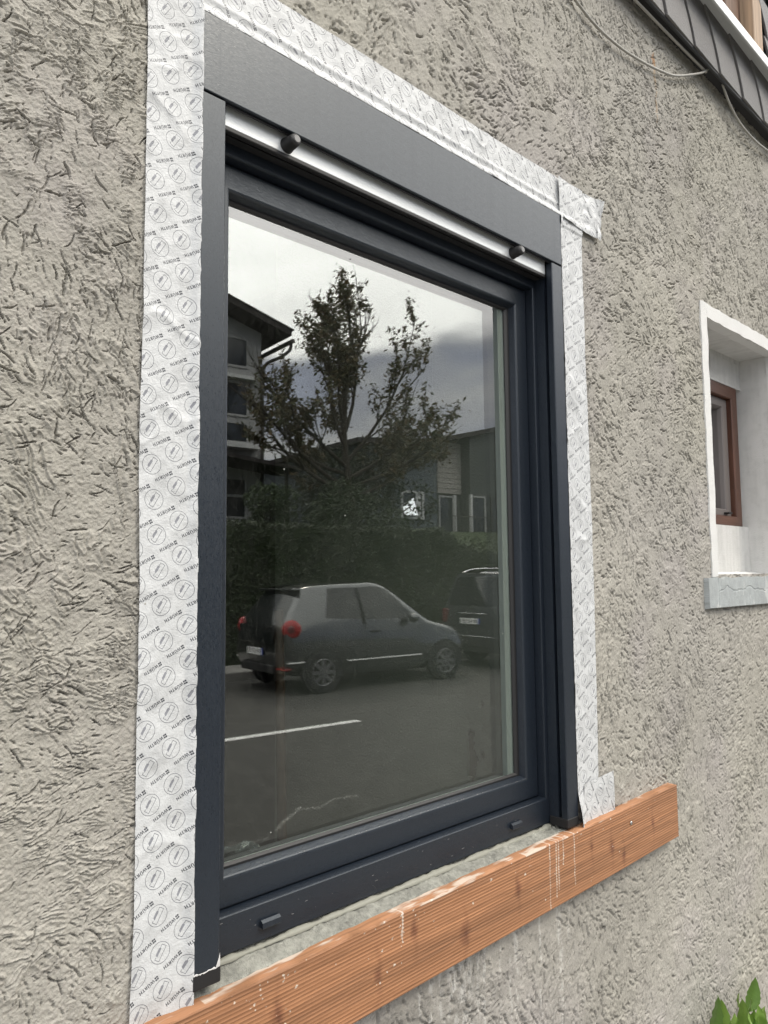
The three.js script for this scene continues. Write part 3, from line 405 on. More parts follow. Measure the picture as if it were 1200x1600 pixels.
// ------------------------------------------------------------------ slate-clad upper storey, cables, plant
{
  const R = rng(8);
  const soff = M({ color: rgb(0.03, 0.03, 0.032), roughness: 0.8 });
  mesh('soffit', box(-4, 7, Y(1.712), Y(1.722), -0.03, 0.030), soff, house);
  mesh('starter_strip', rbox(-4, 7, Y(1.692), Y(1.716), 0.024, 0.034, 0.003), M({ color: rgb(0.02, 0.022, 0.026), roughness: 0.5 }), house);
  mesh('cladding_backing', merge([box(-4, 7, Y(1.716), Y(1.884), -0.03, 0.030), box(-4, 1.9, Y(1.884), Y(4.2), -0.03, 0.030), box(2.985, 7, Y(1.884), Y(4.2), -0.03, 0.030), box(1.9, 2.985, Y(3.2), Y(4.2), -0.03, 0.030)]), soff, house);
  const mats = [0.86, 1, 1.12, 0.95].map(k => M({ color: rgb(0.125 * k, 0.121 * k, 0.119 * k), roughness: 0.62, bumpMap: grainRep(3), bumpScale: 0.0015 }));
  const sh = new THREE.Shape(); const w = 0.200, h = 0.19, lean = 0.125;         // each slate overlaps the next with a slightly bowed, leaning edge
  sh.moveTo(0.004, 0); sh.lineTo(w - 0.002 + 0.0, 0); sh.quadraticCurveTo(w - 0.012 - lean * 0.2, h * 0.5, w - lean - 0.002, h); sh.lineTo(-lean + 0.004, h); sh.quadraticCurveTo(-0.010 - lean * 0.2 + 0.004, h * 0.5, 0.004, 0);
  const slate = new THREE.ExtrudeGeometry(sh, { depth: 0.006, bevelEnabled: true, bevelThickness: 0.0015, bevelSize: 0.0015, bevelSegments: 1, curveSegments: 5 });
  for (let i = 0; i < 15; i++) { const m = mesh('slate', slate, mats[Math.floor(R() * 4)], house); m.position.set(1.155 + i * w, Y(1.700) + 0.003 * (R() - 0.5), 0.0345 + 0.0012 * R()); m.rotation.y = 0.030; m.rotation.z = 0.006 * (R() - 0.5); }
  for (let row = 0; row < 5; row++) for (let i = 0; i < 5; i++) { const m = mesh('slate', slate, mats[Math.floor(R() * 4)], house); m.scale.set(0.9, 0.8, 1); m.position.set(3.10 + i * 0.18 - (row % 2) * 0.06, Y(1.905 + row * 0.15), 0.0345 + 0.002 * row); m.rotation.y = 0.03; }
  mesh('window_sill', metricUV(merge([rbox(1.2, 3.6, Y(1.884), Y(1.900), 0.02, 0.085, 0.004), rbox(1.2, 3.6, Y(1.858), Y(1.8845), 0.076, 0.086, 0.003)])), M({ color: rgb(0.55, 0.57, 0.57), roughness: 0.4, metalness: 0.3 }), house);
  const uw = thing('upper_window', 'weathered brown wooden window frame above the metal sill, top right', 'window', [0, 0, 0], { kind: 'thing' });
  const bt = dataTex(256, 256, (u, v) => { const k = 1 + 0.7 * fbm(u * 30, v * 4, 3, 4); return [S8(0.15 * k), S8(0.085 * k), S8(0.055 * k)]; }, true, [3, 1]);
  const lt = dataTex(256, 256, (u, v) => { const k = 1 + 0.5 * fbm(u * 30, v * 4, 3, 4); return [S8(0.33 * k), S8(0.23 * k), S8(0.15 * k)]; }, true, [3, 1]);
  const oldW = M({ map: bt, roughness: 0.7 }), newW = M({ map: lt, roughness: 0.7 });
  mesh('casing', metricUV(merge([rbox(2.885, 2.975, Y(1.901), Y(3.2), -0.02, 0.045, 0.004)])), newW, uw);
  mesh('frame', metricUV(merge([rbox(2.74, 2.885, Y(1.901), Y(3.2), -0.06, 0.0, 0.004), rbox(1.9, 2.0, Y(1.901), Y(3.2), -0.06, 0.0, 0.004), rbox(2.0, 2.74, Y(1.901), Y(2.0), -0.06, 0.0, 0.004), rbox(2.0, 2.74, Y(3.1), Y(3.2), -0.06, 0.0, 0.004)])), oldW, uw);
  mesh('pane', new THREE.PlaneGeometry(0.74, 1.1).translate(2.37, Y(2.55), -0.03), new THREE.MeshPhysicalMaterial({ color: rgb(0.1, 0.1, 0.11), roughness: 0.05, ior: 1.6 }), uw);
  const grey = M({ color: rgb(0.30, 0.29, 0.26), roughness: 0.5 });
  single('hanging_cable', tubeGeo([[1.55, Y(1.545), 0.0], [1.688, Y(1.518), 0.0], [1.79, Y(1.499), 0.0], [1.928, Y(1.50), 0.001], [2.074, Y(1.524), 0.001], [2.179, Y(1.549), 0.001], [2.277, Y(1.579), 0.002], [2.39, Y(1.633), 0.006], [2.47, Y(1.675), 0.014], [2.51, Y(1.705), 0.02]], 0.0038, 90, 8), grey, 'thin grey cable sagging across the stucco with a rust stain beneath', 'cable');
  single('hanging_cable', tubeGeo([[2.62, Y(1.70), 0.020], [2.68, Y(1.665), 0.016], [2.78, Y(1.635), 0.012], [2.95, Y(1.628), 0.01], [3.2, Y(1.66), 0.01], [3.5, Y(1.70), 0.02]], 0.0040, 60, 8), grey, 'short pale cable hanging below the slates at the right edge', 'cable');
  single('hanging_cable', tubeGeo([[1.2, Y(1.688), 0.012], [1.7, Y(1.681), 0.012], [2.1, Y(1.683), 0.012], [2.5, Y(1.690), 0.014]], 0.0042, 60, 8), grey, 'pale cable running tight under the slate overhang', 'cable');
}
{
  const p = thing('leafy_plant', 'bright green broad-leaved plant against the wall in the lower right corner', 'plant', [2.24, -0.07, 0.12]);
  const mk = (r, g, b) => new THREE.MeshPhysicalMaterial({ color: rgb(r, g, b), roughness: 0.5, transmission: 0.25, thickness: 0, side: THREE.DoubleSide });
  const ms = [mk(0.16, 0.27, 0.045), mk(0.21, 0.33, 0.065), mk(0.11, 0.21, 0.035)], R = rng(55);
  const leaf = (L, W, bend, fold) => gridGeo(6, 14, (u, v) => { const s = (u - 0.5) * 2, w = W * Math.pow(Math.sin(Math.PI * Math.pow(v, 0.75)), 0.85) * (1 + 0.06 * Math.sin(v * 40)); return [s * w / 2, L * v * Math.cos(bend * v * 0.5), -L * v * v * bend * 0.35 + fold * Math.abs(s) * w * 0.3 + 0.002 * Math.sin(v * 26 + s * 3)]; });
  const vars = [leaf(0.11, 0.046, 0.9, 0.5), leaf(0.09, 0.042, 1.3, 0.6), leaf(0.12, 0.052, 0.7, 0.35)];
  const put = (x, y, z, az, tilt, s, k) => { const m = mesh('leaf', vars[k % 3], ms[(k + Math.floor(R() * 2)) % 3], p); m.position.set(x, y, z); m.rotation.set(0, 0, 0); m.rotation.order = 'YXZ'; m.rotation.y = az; m.rotation.x = tilt; m.scale.setScalar(s); };
  for (let i = 0; i < 170; i++) { const a = R() * 6.28, r = 0.02 + 0.22 * R(), y = 0.12 + R() * 0.36; put(Math.cos(a) * r, y, Math.sin(a) * r * 0.55, R() * 6.28, 0.3 + R() * 0.8, 0.8 + R() * 0.4, i); }
  for (const [x, y, z, az, t, s, k] of [[-0.20, 0.41, 0.0, 0.6, 0.15, 0.9, 0], [-0.15, 0.42, 0.04, -0.5, 0.5, 0.8, 1], [-0.06, 0.44, 0.0, 1.2, 0.6, 1.0, 2], [-0.17, 0.27, 0.0, 0.6, 0.15, 0.9, 0], [-0.09, 0.26, 0.05, -0.9, 0.35, 1.0, 2], [0.0, 0.30, 0.03, -2.2, 0.55, 1.05, 1], [0.02, 0.34, 0.0, 2.1, 0.5, 1.1, 0], [0.12, 0.36, 0.02, -0.3, 0.5, 1.0, 2], [0.17, 0.33, 0.06, 0.7, 0.3, 1.0, 1]]) put(x, y, z, az, t, s, k);
  const stems = []; for (let i = 0; i < 9; i++) { const a = R() * 6.28, r = 0.15 * R(); stems.push(tubeGeo([[0.02 * Math.cos(a), 0, 0], [r * 0.6 * Math.cos(a), 0.18, r * 0.4 * Math.sin(a)], [r * 1.2 * Math.cos(a), 0.36, r * 0.7 * Math.sin(a)]], 0.003, 10, 5)); }
  mesh('stem', merge(stems), ms[2], p).userData.kind = 'stuff';
}

// ------------------------------------------------------------------ inside the room
{
  const wd = M({ color: rgb(0.055, 0.032, 0.02), roughness: 0.5 });
  single('wooden_pole', new THREE.CylinderGeometry(0.013, 0.013, 1.15, 14).rotateZ(0.02).translate(1.20, Y(-0.66), -0.62), wd, 'thin brown wooden pole standing in the dark room behind the glass', 'pole');
  // broken plaster on the inner reveal
  const g = gridGeo(60, 60, (u, v) => { const z = lerp(-0.32, -0.135, u), y = lerp(-0.605, -0.30, v); const n = fbm(z * 26 + 3, y * 26, 9, 4) + 0.9 * (0.35 - v) - 0.2 * u; return [1.5848 - (n > 0.02 ? 0.0 : 0.0095) + 0.003 * fbm(z * 90, y * 90, 4, 2), Y(y), z]; }, (u, v, P) => [P[2], P[1]]);
  { const p = g.attributes.position, col = []; for (let i = 0; i < p.count; i++) { const broken = p.getX(i) > 1.5800; col.push(...(broken ? [0.10, 0.085, 0.065] : [0.22, 0.22, 0.19])); } g.setAttribute('color', new THREE.Float32BufferAttribute(col, 3)); }
  mesh('broken_plaster', g, M({ vertexColors: true, roughness: 1, bumpMap: grainRep(6), bumpScale: 0.003 }), house);
  const sheet = gridGeo(70, 34, (u, v) => { const a = vnoise(u * 6, v * 4, 61), b = Math.abs(fbm(u * 9, v * 6, 63, 3)); return [0.70 + 0.27 * u + 0.008 * a, Y(-0.603 + (0.150 - 0.05 * u) * v * (0.85 + 0.18 * vnoise(u * 5, 2, 65)) + 0.008 * b), -0.15 - 0.03 * v - 0.03 * b + 0.012 * a]; });
  single('plastic_sheet', sheet, new THREE.MeshPhysicalMaterial({ color: rgb(0.80, 0.88, 0.92), roughness: 0.16, transmission: 0.93, thickness: 0, side: THREE.DoubleSide }), 'crumpled clear plastic sheet behind the glass at its lower left corner', 'sheet');
  mesh('inner_reveal', metricUV(merge([box(1.576, 1.5875, Y(-0.30), Y(0.90), -0.42, -0.135), box(1.576, 1.5875, Y(-0.605), Y(-0.30), -0.42, -0.32), box(1.576, 1.70, Y(-1.6), Y(1.5), -1.17, -0.4205)])), plaster, house);
}

// ------------------------------------------------------------------ street opposite (seen in the glass); s runs along the street, t away from the house
const TH = 7.5 * Math.PI / 180;
const ST = (s, t, y = 0) => [s * Math.cos(TH) + t * Math.sin(TH), y, -s * Math.sin(TH) + t * Math.cos(TH)];
function streetThing(name, label, category, s, t, y = 0, extra = {}) { const g = thing(name, label, category, ST(s, t, y), extra); g.rotation.y = TH; return g; }
{
  const asphaltTex = dataTex(1024, 1024, (u, v) => { const k = 1 + 0.45 * (tileNoise(u, v, 256, 3) - 0.5) + 0.35 * (tileNoise(u, v, 24, 4) - 0.5) + 0.3 * (tileNoise(u, v, 512, 6) - 0.5); return [S8(0.042 * k), S8(0.041 * k), S8(0.037 * k)]; }, true, [1, 1]);
  const asphalt = M({ map: asphaltTex, roughness: 0.9, bumpMap: asphaltTex, bumpScale: 0.004 });
  const flat = (s0, s1, t0, t1, y) => { const g = new THREE.PlaneGeometry(s1 - s0, t1 - t0, 1, 1).rotateX(-Math.PI / 2).translate((s0 + s1) / 2, y, (t0 + t1) / 2); const p = g.attributes.position, uv = g.attributes.uv; for (let i = 0; i < p.count; i++) uv.setXY(i, p.getX(i) / 3, p.getZ(i) / 3); return g.rotateY(TH); };
  const grassM = M({ color: rgb(0.045, 0.065, 0.025), roughness: 1, bumpMap: grainRep(2), bumpScale: 0.03 });
  const ground = mesh('ground', (() => { const g = flat(-180, 180, -180, 220, -0.03); return g; })(), grassM, scene); ground.userData = { kind: 'structure', label: 'dark soil and grass beyond the street', category: 'ground' };
  const road = new THREE.Group(); road.name = 'road'; road.userData = { kind: 'structure', label: 'worn grey asphalt street mirrored in the window', category: 'road' }; scene.add(road);
  mesh('asphalt', flat(-60, 90, 2.6, 10.35, 0), asphalt, road);
  const lineTex = dataTex(256, 64, (u, v) => { const k = 0.62 + 0.2 * fbm(u * 30, v * 6, 3, 3); return [S8(k), S8(k), S8(k * 0.97)]; }, true);
  const paint = M({ map: lineTex, roughness: 0.8 });
  for (const s0 of [-9.7, -3.7, 2.3, 8.3 + 3, 20.3]) if (s0 !== 11.3) mesh('lane_marking', flat(s0, s0 + 3.0, 6.20, 6.32, 0.004), paint, road);
  const pave = M({ color: rgb(0.26, 0.25, 0.235), roughness: 0.9, bumpMap: grainRep(2), bumpScale: 0.01 });
  const pv = (t0, t1, lab) => { const p = new THREE.Group(); p.name = numbered('pavement'); p.userData = { kind: 'structure', label: lab, category: 'pavement' }; scene.add(p); mesh('paving', flat(-60, 90, t0, t1, 0.12), pave, p); const k = t0 < 5 ? t1 : t0; mesh('kerb', new THREE.BoxGeometry(150, 0.16, 0.12).translate(15, 0.045, k + (t0 < 5 ? -0.06 : 0.06) + (t0 < 5 ? 0.121 : -0.121)).rotateY(TH), pave, p); };
  pv(-3.5, 2.48, 'grey pavement strip in front of the stucco house'); pv(10.47, 11.45, 'narrow grey pavement between kerb and clipped hedge');
  // raised garden ground behind the hedge
  const terr = mesh('garden_terrain', (() => { const g = gridGeo(60, 40, (u, v) => { const s = lerp(-40, 70, u), t = lerp(11.9, 60, v); const y = 0.1 + 2.3 * ss(12, 15, t) + 1.1 * ss(16, 23, t) + 0.1 * fbm(s * 0.4, t * 0.4, 5, 3); return ST(s, t, y); }, (u, v, P) => [P[0] / 2, P[2] / 2]); g.index.array.reverse(); g.computeVertexNormals(); return g; })(), grassM, scene); terr.userData = { kind: 'structure', label: 'raised lawn behind the hedge', category: 'terrain' };
}

// ---- foliage: many small bent leaves in one mesh
function leafMesh(n, place, size, R) { // place()-> [x,y,z] ; returns geometry of folded leaves
  const pos = new Float32Array(n * 12 * 3), nor = [];
  let o = 0; const a = new THREE.Vector3(), b = new THREE.Vector3(), d = new THREE.Vector3(), t = new THREE.Vector3();
  for (let i = 0; i < n; i++) {
    const p = place(); d.set(R() - 0.5, R() - 0.5, R() - 0.5).normalize(); a.set(R() - 0.5, R() - 0.5, R() - 0.5).cross(d).normalize(); b.crossVectors(d, a);
    const L = size * (0.6 + 0.8 * R()), w = L * 0.42;
    const P = (x, y, z) => { t.set(p[0], p[1], p[2]).addScaledVector(d, x).addScaledVector(a, y).addScaledVector(b, z); pos[o++] = t.x; pos[o++] = t.y; pos[o++] = t.z; };
    const A = [-L / 2, 0, 0], B = [L / 2, 0, 0], C = [0, w / 2, w * 0.25], D = [0, -w / 2, w * 0.25];
    P(...A); P(...B); P(...C); P(...A); P(...D); P(...B);
  }
  const g = new THREE.BufferGeometry(); g.setAttribute('position', new THREE.BufferAttribute(pos.slice(0, o), 3)); g.computeVertexNormals(); return g;
}
const leafMat = (r, g, b) => new THREE.MeshPhysicalMaterial({ color: rgb(r, g, b), roughness: 0.7, transmission: 0.3, thickness: 0, side: THREE.DoubleSide });
{ // clipped hedge
  const h = streetThing('hedge', 'tall dark green clipped hedge behind the parked cars', 'hedge', 0, 11.55);
  const R = rng(101);
  const top = s => s < 10.6 ? 2.68 + 0.05 * vnoise(s * 1.7, 1, 3) : lerp(2.68, 2.15, ss(10.6, 13.5, s)) + 0.12 * vnoise(s * 1.5, 3, 3);
  const core = gridGeo(90, 8, (u, v) => { const s = lerp(-4, 22, u); return v < 0.5 ? [s, lerp(0.1, top(s) - 0.08, v * 2), 0.08 + 0.04 * vnoise(s * 3, v * 9, 3)] : [s, top(s) - 0.08, 0.08 + (v - 0.5) * 1.7]; });
  mesh('branches', core, M({ color: rgb(0.030, 0.046, 0.017), roughness: 1, side: THREE.DoubleSide }), h);
  const mats = [leafMat(0.024, 0.040, 0.014), leafMat(0.034, 0.053, 0.018), leafMat(0.042, 0.060, 0.022)];
  for (let k = 0; k < 3; k++) mesh('leaves', leafMesh(14000, () => { const s = -1 + R() * 17, c = R(), T = top(s); const jut = 0.06 * fbm(s * 1.3, c * 4, 7, 3); return c < 0.80 ? [s, 0.15 + (T - 0.15) * R(), -0.03 + 0.13 * R() - jut] : [s, T - 0.08 + 0.12 * R(), R() * 0.8]; }, 0.085, R), mats[k], h).userData.kind = 'stuff';
}
function bush(label, s, t, y, rs, rh, n, col, seed, size = 0.12) {
  const b = streetThing('garden_shrub', label, 'shrub', s, t, y), R = rng(seed), lobes = [];
  for (let i = 0; i < 9; i++) lobes.push([(R() - 0.5) * rs * 1.3, rh * (0.25 + 0.6 * R()), (R() - 0.5) * rs, rs * (0.32 + 0.25 * R())]);
  mesh('leaves', leafMesh(n, () => { const l = lobes[Math.floor(R() * 9)], u = R() * 6.283, z = R() * 2 - 1, q = Math.sqrt(1 - z * z), r = l[3] * (0.75 + 0.35 * R()); return [l[0] + r * q * Math.cos(u), Math.max(0, l[1] + r * z), l[2] + r * q * Math.sin(u)]; }, size, R), leafMat(...col), b).userData.kind = 'stuff';
  const st = []; for (const l of lobes) st.push(tubeGeo([[0, -0.3, 0], [l[0] * 0.5, l[1] * 0.5, l[2] * 0.5], [l[0], l[1], l[2]]], 0.02, 6, 5)); mesh('stems', merge(st), M({ color: rgb(0.03, 0.024, 0.016), roughness: 1 }), b).userData.kind = 'stuff';
}
bush('mid green rounded shrub peeking above the hedge left of the tree trunk', 11.6, 15.6, 2.4, 1.4, 1.5, 3600, [0.036, 0.058, 0.017], 201);
bush('small bright green shrub above the hedge beside the apartment block', 10.2, 17.5, 2.8, 1.0, 1.2, 2200, [0.042, 0.070, 0.019], 202);
bush('dark broad shrub behind the hedge near the apartment porch', 13.2, 19.5, 2.9, 1.9, 2.6, 3600, [0.028, 0.042, 0.016], 203);
bush('tall dark evergreen shrub behind the tree trunk, in front of the slate wall', 14.4, 19.0, 2.9, 2.0, 2.4, 4200, [0.03, 0.045, 0.018], 207, 0.16);
bush('low light green bush at the right end of the hedge', 13.4, 12.6, 0.2, 1.6, 2.1, 4200, [0.050, 0.070, 0.027], 205);

{ // the tree in the middle of the reflection
  const T = streetThing('broadleaf_tree', 'open-crowned tree with brownish green leaves mirrored in the middle of the window', 'tree', 12.75, 17, 2.5);
  const R = rng(314), segs = [], tips = [];
  const bark = M({ color: rgb(0.035, 0.028, 0.021), roughness: 1 });
  const grow = (p, dir, len, r, depth) => {
    const n = Math.max(3, Math.round(len / 0.35)), pts = [p.clone()], d = dir.clone(), c = p.clone();
    for (let i = 0; i < n; i++) { d.x += (R() - 0.5) * 0.22; d.z += (R() - 0.5) * 0.22; d.y += depth > 0 ? 0.05 + (R() - 0.5) * 0.12 : 0.02; d.normalize(); c.addScaledVector(d, len / n); pts.push(c.clone()); }
    const curve = new THREE.CatmullRomCurve3(pts), g = new THREE.TubeGeometry(curve, n * 2, 1, depth < 2 ? 8 : 5);
    const q = g.attributes.position, rs = depth < 2 ? 9 : 6; for (let i = 0; i < q.count; i++) { const k = Math.floor(i / rs) / (n * 2), cc = curve.getPoint(k), rr = lerp(r, r * 0.42, k); q.setXYZ(i, cc.x + (q.getX(i) - cc.x) * rr, cc.y + (q.getY(i) - cc.y) * rr, cc.z + (q.getZ(i) - cc.z) * rr); }
    g.computeVertexNormals(); segs[depth] = segs[depth] || []; segs[depth].push(g);
    return { curve, pts, end: c, dir: d };
  };
  const up = new THREE.Vector3(-0.02, 1, 0), trunk = grow(new THREE.Vector3(0, -0.3, 0), up, 6.9, 0.14, 0);
  const twig = (base, dir, len, r, depth) => {
    const b = grow(base, dir, len, r, depth);
    if (depth >= 3) { const n = Math.max(2, Math.round(len / 0.09)); for (let k = 1; k <= n; k++) tips.push([b.curve.getPoint(k / n), 0.10 + 0.10 * R()]); return; }
    const m = depth === 1 ? 7 + Math.floor(R() * 3) : 4 + Math.floor(R() * 2);
    for (let i = 0; i < m; i++) { const k = 0.25 + 0.75 * (i + R()) / m, q = b.curve.getPoint(k), t = b.curve.getTangent(k); t.x += (R() - 0.5) * 1.7; t.z += (R() - 0.5) * 1.7; t.y += (R() - 0.35) * 0.9; t.normalize(); twig(q, t, len * (0.34 + 0.2 * R()), r * 0.4, depth + 1); }
    tips.push([b.end, 0.16]);
  };
  // boughs: [height up the trunk, direction along street, up, away, length]; the lower ones spread wide as in the picture
  for (const [k, dx, dy, dz, len] of [[0.27, 1.0, 0.14, 0.0, 3.7], [0.26, -0.9, 0.20, -0.3, 3.1], [0.31, 0.6, 0.26, -0.8, 2.8], [0.31, -0.95, 0.36, 0.2, 3.7], [0.35, 0.95, 0.40, 0.1, 3.2], [0.37, -0.4, 0.3, 0.9, 2.6], [0.40, -0.85, 0.55, -0.1, 3.3], [0.43, 0.75, 0.68, 0.0, 3.8], [0.50, -0.50, 0.85, 0.1, 2.9], [0.50, 0.3, 0.5, 0.8, 2.2], [0.55, 0.42, 0.92, -0.1, 4.1], [0.60, -0.5, 0.8, -0.4, 1.9], [0.66, 0.35, 0.8, 0.5, 1.7], [0.72, -0.45, 1.0, 0.2, 1.8], [0.80, 0.35, 1.0, -0.3, 1.8], [0.86, -0.45, 1.0, 0.0, 1.9], [0.97, -0.15, 1.0, 0.2, 1.7]]) {
    const p = trunk.curve.getPoint(k); twig(p, new THREE.Vector3(dx, dy, dz).normalize(), len, 0.075 * (1.15 - 0.6 * k), 1);
  }
  mesh('trunk', merge(segs[0]), bark, T); mesh('boughs', merge(segs[1]), bark, T); mesh('twigs', merge([...segs[2], ...segs[3]]), bark, T).userData.kind = 'stuff';
  const cols = [[0.075, 0.070, 0.024], [0.10, 0.078, 0.026], [0.060, 0.070, 0.024], [0.12, 0.078, 0.026]];
  const keep = tips.filter(([p]) => { const n = fbm(p.x * 0.9, p.y * 0.9 + p.z, 5, 2); const Y0 = p.y, L = [[1.0, 0.5], [1.9, 2.2], [2.7, 3.0], [3.6, 3.3], [5.0, 2.7], [6.3, 2.3], [7.3, 1.0], [8.2, 0.3]], Q = [[1.0, 0.6], [1.9, 3.0], [2.7, 4.3], [3.6, 3.8], [5.0, 3.5], [6.3, 3.1], [7.3, 2.7], [8.2, 2.4]]; const lim = (T) => { for (let i = 0; i + 1 < T.length; i++) if (Y0 <= T[i + 1][0]) return lerp(T[i][1], T[i + 1][1], clamp((Y0 - T[i][0]) / (T[i + 1][0] - T[i][0]))); return 0.2; }; return n > (p.y < 3.6 && p.x < 0 ? -0.18 : -0.30) && p.x > -lim(L) && p.x < lim(Q); });
  cols.forEach((c, k) => mesh('crown', leafMesh(3700, () => { let e = keep[Math.floor(R() * keep.length)]; if (e[0].y > 4.4 && R() < 0.35) e = keep[Math.floor(R() * keep.length)]; const [p, r] = e; const u = R() * 6.283, z = R() * 2 - 1, q = Math.sqrt(1 - z * z), rr = r * (0.2 + R() * R() * 2.6); return [p.x + rr * q * Math.cos(u), p.y + rr * z, p.z + rr * q * Math.sin(u)]; }, 0.15, R), leafMat(...c), T).userData.kind = 'stuff');
}

// ---- cars
function crGrid(rows, su, sv) { // rows of control points -> smooth grid through them
  const cr = (a, b, c, d, t) => a.map((_, i) => 0.5 * (2 * b[i] + (c[i] - a[i]) * t + (2 * a[i] - 5 * b[i] + 4 * c[i] - d[i]) * t * t + (3 * b[i] - a[i] - 3 * c[i] + d[i]) * t * t * t));
  const at = (arr, i) => arr[clamp(i, 0, arr.length - 1)];
  const inter = (arr, s) => { const out = []; for (let i = 0; i + 1 < arr.length; i++) for (let k = 0; k < s; k++) out.push(cr(at(arr, i - 1), arr[i], arr[i + 1], at(arr, i + 2), k / s)); out.push(arr[arr.length - 1]); return out; };
  const dense = rows.map(r => inter(r, sv)), cols = dense[0].map((_, j) => inter(dense.map(r => r[j]), su));
  return cols[0].map((_, i) => cols.map(c => c[i]));     // [i along length][j round section]
}
function gridFrom(P, i0, i1, j0, j1, mirror, off = 0) {
  const g = gridGeo(i1 - i0, j1 - j0, (u, v) => { const p = P[i0 + Math.round(u * (i1 - i0))][j0 + Math.round(v * (j1 - j0))]; return [p[0], p[1], p[2]]; });
  if (off) { const p = g.attributes.position, n = g.attributes.normal; for (let i = 0; i < p.count; i++) { const s = n.getZ(i) < -0.15 || n.getY(i) > 0.3 || Math.abs(n.getX(i)) > 0.7 ? 1 : -1; p.setXYZ(i, p.getX(i) + s * n.getX(i) * off, p.getY(i) + s * n.getY(i) * off, p.getZ(i) + s * n.getZ(i) * off); } }
  const m = g.clone(); m.scale(1, 1, -1); return mirror ? merge([g, m]) : g;
}
function wheel(parent, x, z, r, spokes, alloy) {
  const w = new THREE.Group(); w.name = 'wheel'; w.position.set(x, r, z); parent.add(w);
  const tyre = new THREE.LatheGeometry([[r * 0.62, -0.09], [r * 0.93, -0.095], [r, -0.06], [r, 0.06], [r * 0.93, 0.095], [r * 0.62, 0.09]].map(p => new THREE.Vector2(...p)), 36).rotateX(Math.PI / 2);
  mesh('tyre', tyre, M({ color: rgb(0.015, 0.015, 0.016), roughness: 0.9 }), w);
  const rim = new THREE.Group(); rim.name = 'rim'; const parts = [new THREE.TorusGeometry(r * 0.62, 0.012, 6, 36).translate(0, 0, -0.085), new THREE.CylinderGeometry(r * 0.14, r * 0.16, 0.03, 18).rotateX(Math.PI / 2).translate(0, 0, -0.085)];
  for (let i = 0; i < spokes; i++) { const b = new THREE.BoxGeometry(r * 0.50, r * 0.17, 0.02).translate(r * 0.37, 0, -0.082).rotateZ(i / spokes * Math.PI * 2); parts.push(b); }
  mesh('rim', merge(parts), alloy, w); mesh('brake_disc', new THREE.CylinderGeometry(r * 0.6, r * 0.6, 0.02, 28).rotateX(Math.PI / 2).translate(0, 0, -0.045), black, w);
}
const carGlass = M({ color: rgb(0.014, 0.016, 0.017), roughness: 0.06 });
const alloy = M({ color: rgb(0.22, 0.22, 0.22), roughness: 0.35, metalness: 0.8 });
const redLight = M({ color: rgb(0.30, 0.014, 0.018), roughness: 0.15 });
const trimBlack = M({ color: rgb(0.014, 0.014, 0.015), roughness: 0.6 });
const chrome = M({ color: rgb(0.75, 0.75, 0.76), roughness: 0.2, metalness: 1 });
function plateTex(kind) { const cv = document.createElement('canvas'); cv.width = 416; cv.height = 88; const c = cv.getContext('2d'); c.fillStyle = '#e9e9e6'; c.fillRect(0, 0, 416, 88); c.fillStyle = '#1d3f9a'; c.fillRect(0, 0, 40, 88); c.strokeStyle = '#222'; c.lineWidth = 4; c.strokeRect(3, 3, 410, 82); c.fillStyle = '#18181a'; // characters too blurred to read in the mirror image: plain strokes of their width
  for (const x of kind ? [62, 112, 176, 228, 292, 340] : [60, 92, 148, 208, 262, 318, 362]) { c.fillRect(x, 18, 12, 54); c.fillRect(x + 20, 18, 9, 54); c.fillRect(x, kind ? 40 : 18, 28, 9); } const t = new THREE.CanvasTexture(cv); t.colorSpace = THREE.SRGBColorSpace; return t; }
function buildCar(o) {
  const car = streetThing(o.name, o.label, o.category, o.s, o.t, 0);
  const P = crGrid(o.rings, 6, 6), nj = P[0].length - 1, bj = 3 * 6, rj = 4 * 6, ni = P.length - 1;       // section: 0 sill .. 3 belt .. 4 roof edge .. 6 centre
  mesh('body', gridFrom(P, 0, ni, 0, nj, true), o.paint, car);
  const cap = (i, j0, j1, off) => gridGeo(12, j1 - j0, (u, v) => { const p = P[i][j0 + Math.round(v * (j1 - j0))]; const s = (u - 0.5) * 2; return [p[0] + off - o.bulge * (1 - s * s) * (i ? -1 : 1), p[1], p[2] * s]; });
  mesh('rear_panel', cap(0, 0, nj, 0), o.paint, car);
  mesh('front_panel', cap(ni, 0, nj, 0), o.paint, car);
  for (const [i0, i1] of o.windows) { const g = gridFrom(P, i0, i1, bj + 1, rj - 0, false, 0.006); mesh('side_window', g, carGlass, car); const h = g.clone(); h.scale(1, 1, -1); mesh('side_window', h, carGlass, car); }
  mesh('windscreen', gridFrom(P, o.screen[0], o.screen[1], rj + 1, nj, true, 0.006), carGlass, car);
  const back = cap(0, o.hatch[0], o.hatch[1], -0.012); back.scale(1, 1, o.hatch[2]); mesh('rear_window', back, carGlass, car);
  for (const [x, z] of [[o.wheels[0], 0.10], [o.wheels[1], 0.10], [o.wheels[0], o.width - 0.10], [o.wheels[1], o.width - 0.10]]) {
    const zz = z - o.width / 2, sg = Math.sign(zz); const wr_ = new THREE.Group(); wheel(car, x, zz + sg * 0.02, o.r, o.spokes, alloy); const w = car.children[car.children.length - 1]; if (sg > 0) w.rotation.y = Math.PI;
    mesh('wheel_arch', new THREE.RingGeometry(o.r * 0.98, o.r * 1.16, 30, 1, -0.25, Math.PI + 0.5).rotateY(sg < 0 ? Math.PI : 0).translate(x, o.r, zz + sg * (0.10 - 0.004)), trimBlack, car);
    mesh('wheel_well', new THREE.CylinderGeometry(o.r * 1.1, o.r * 1.1, 0.05, 28).rotateX(Math.PI / 2).translate(x, o.r + 0.01, zz + sg * 0.062), trimBlack, car);
  }
  return car;
}
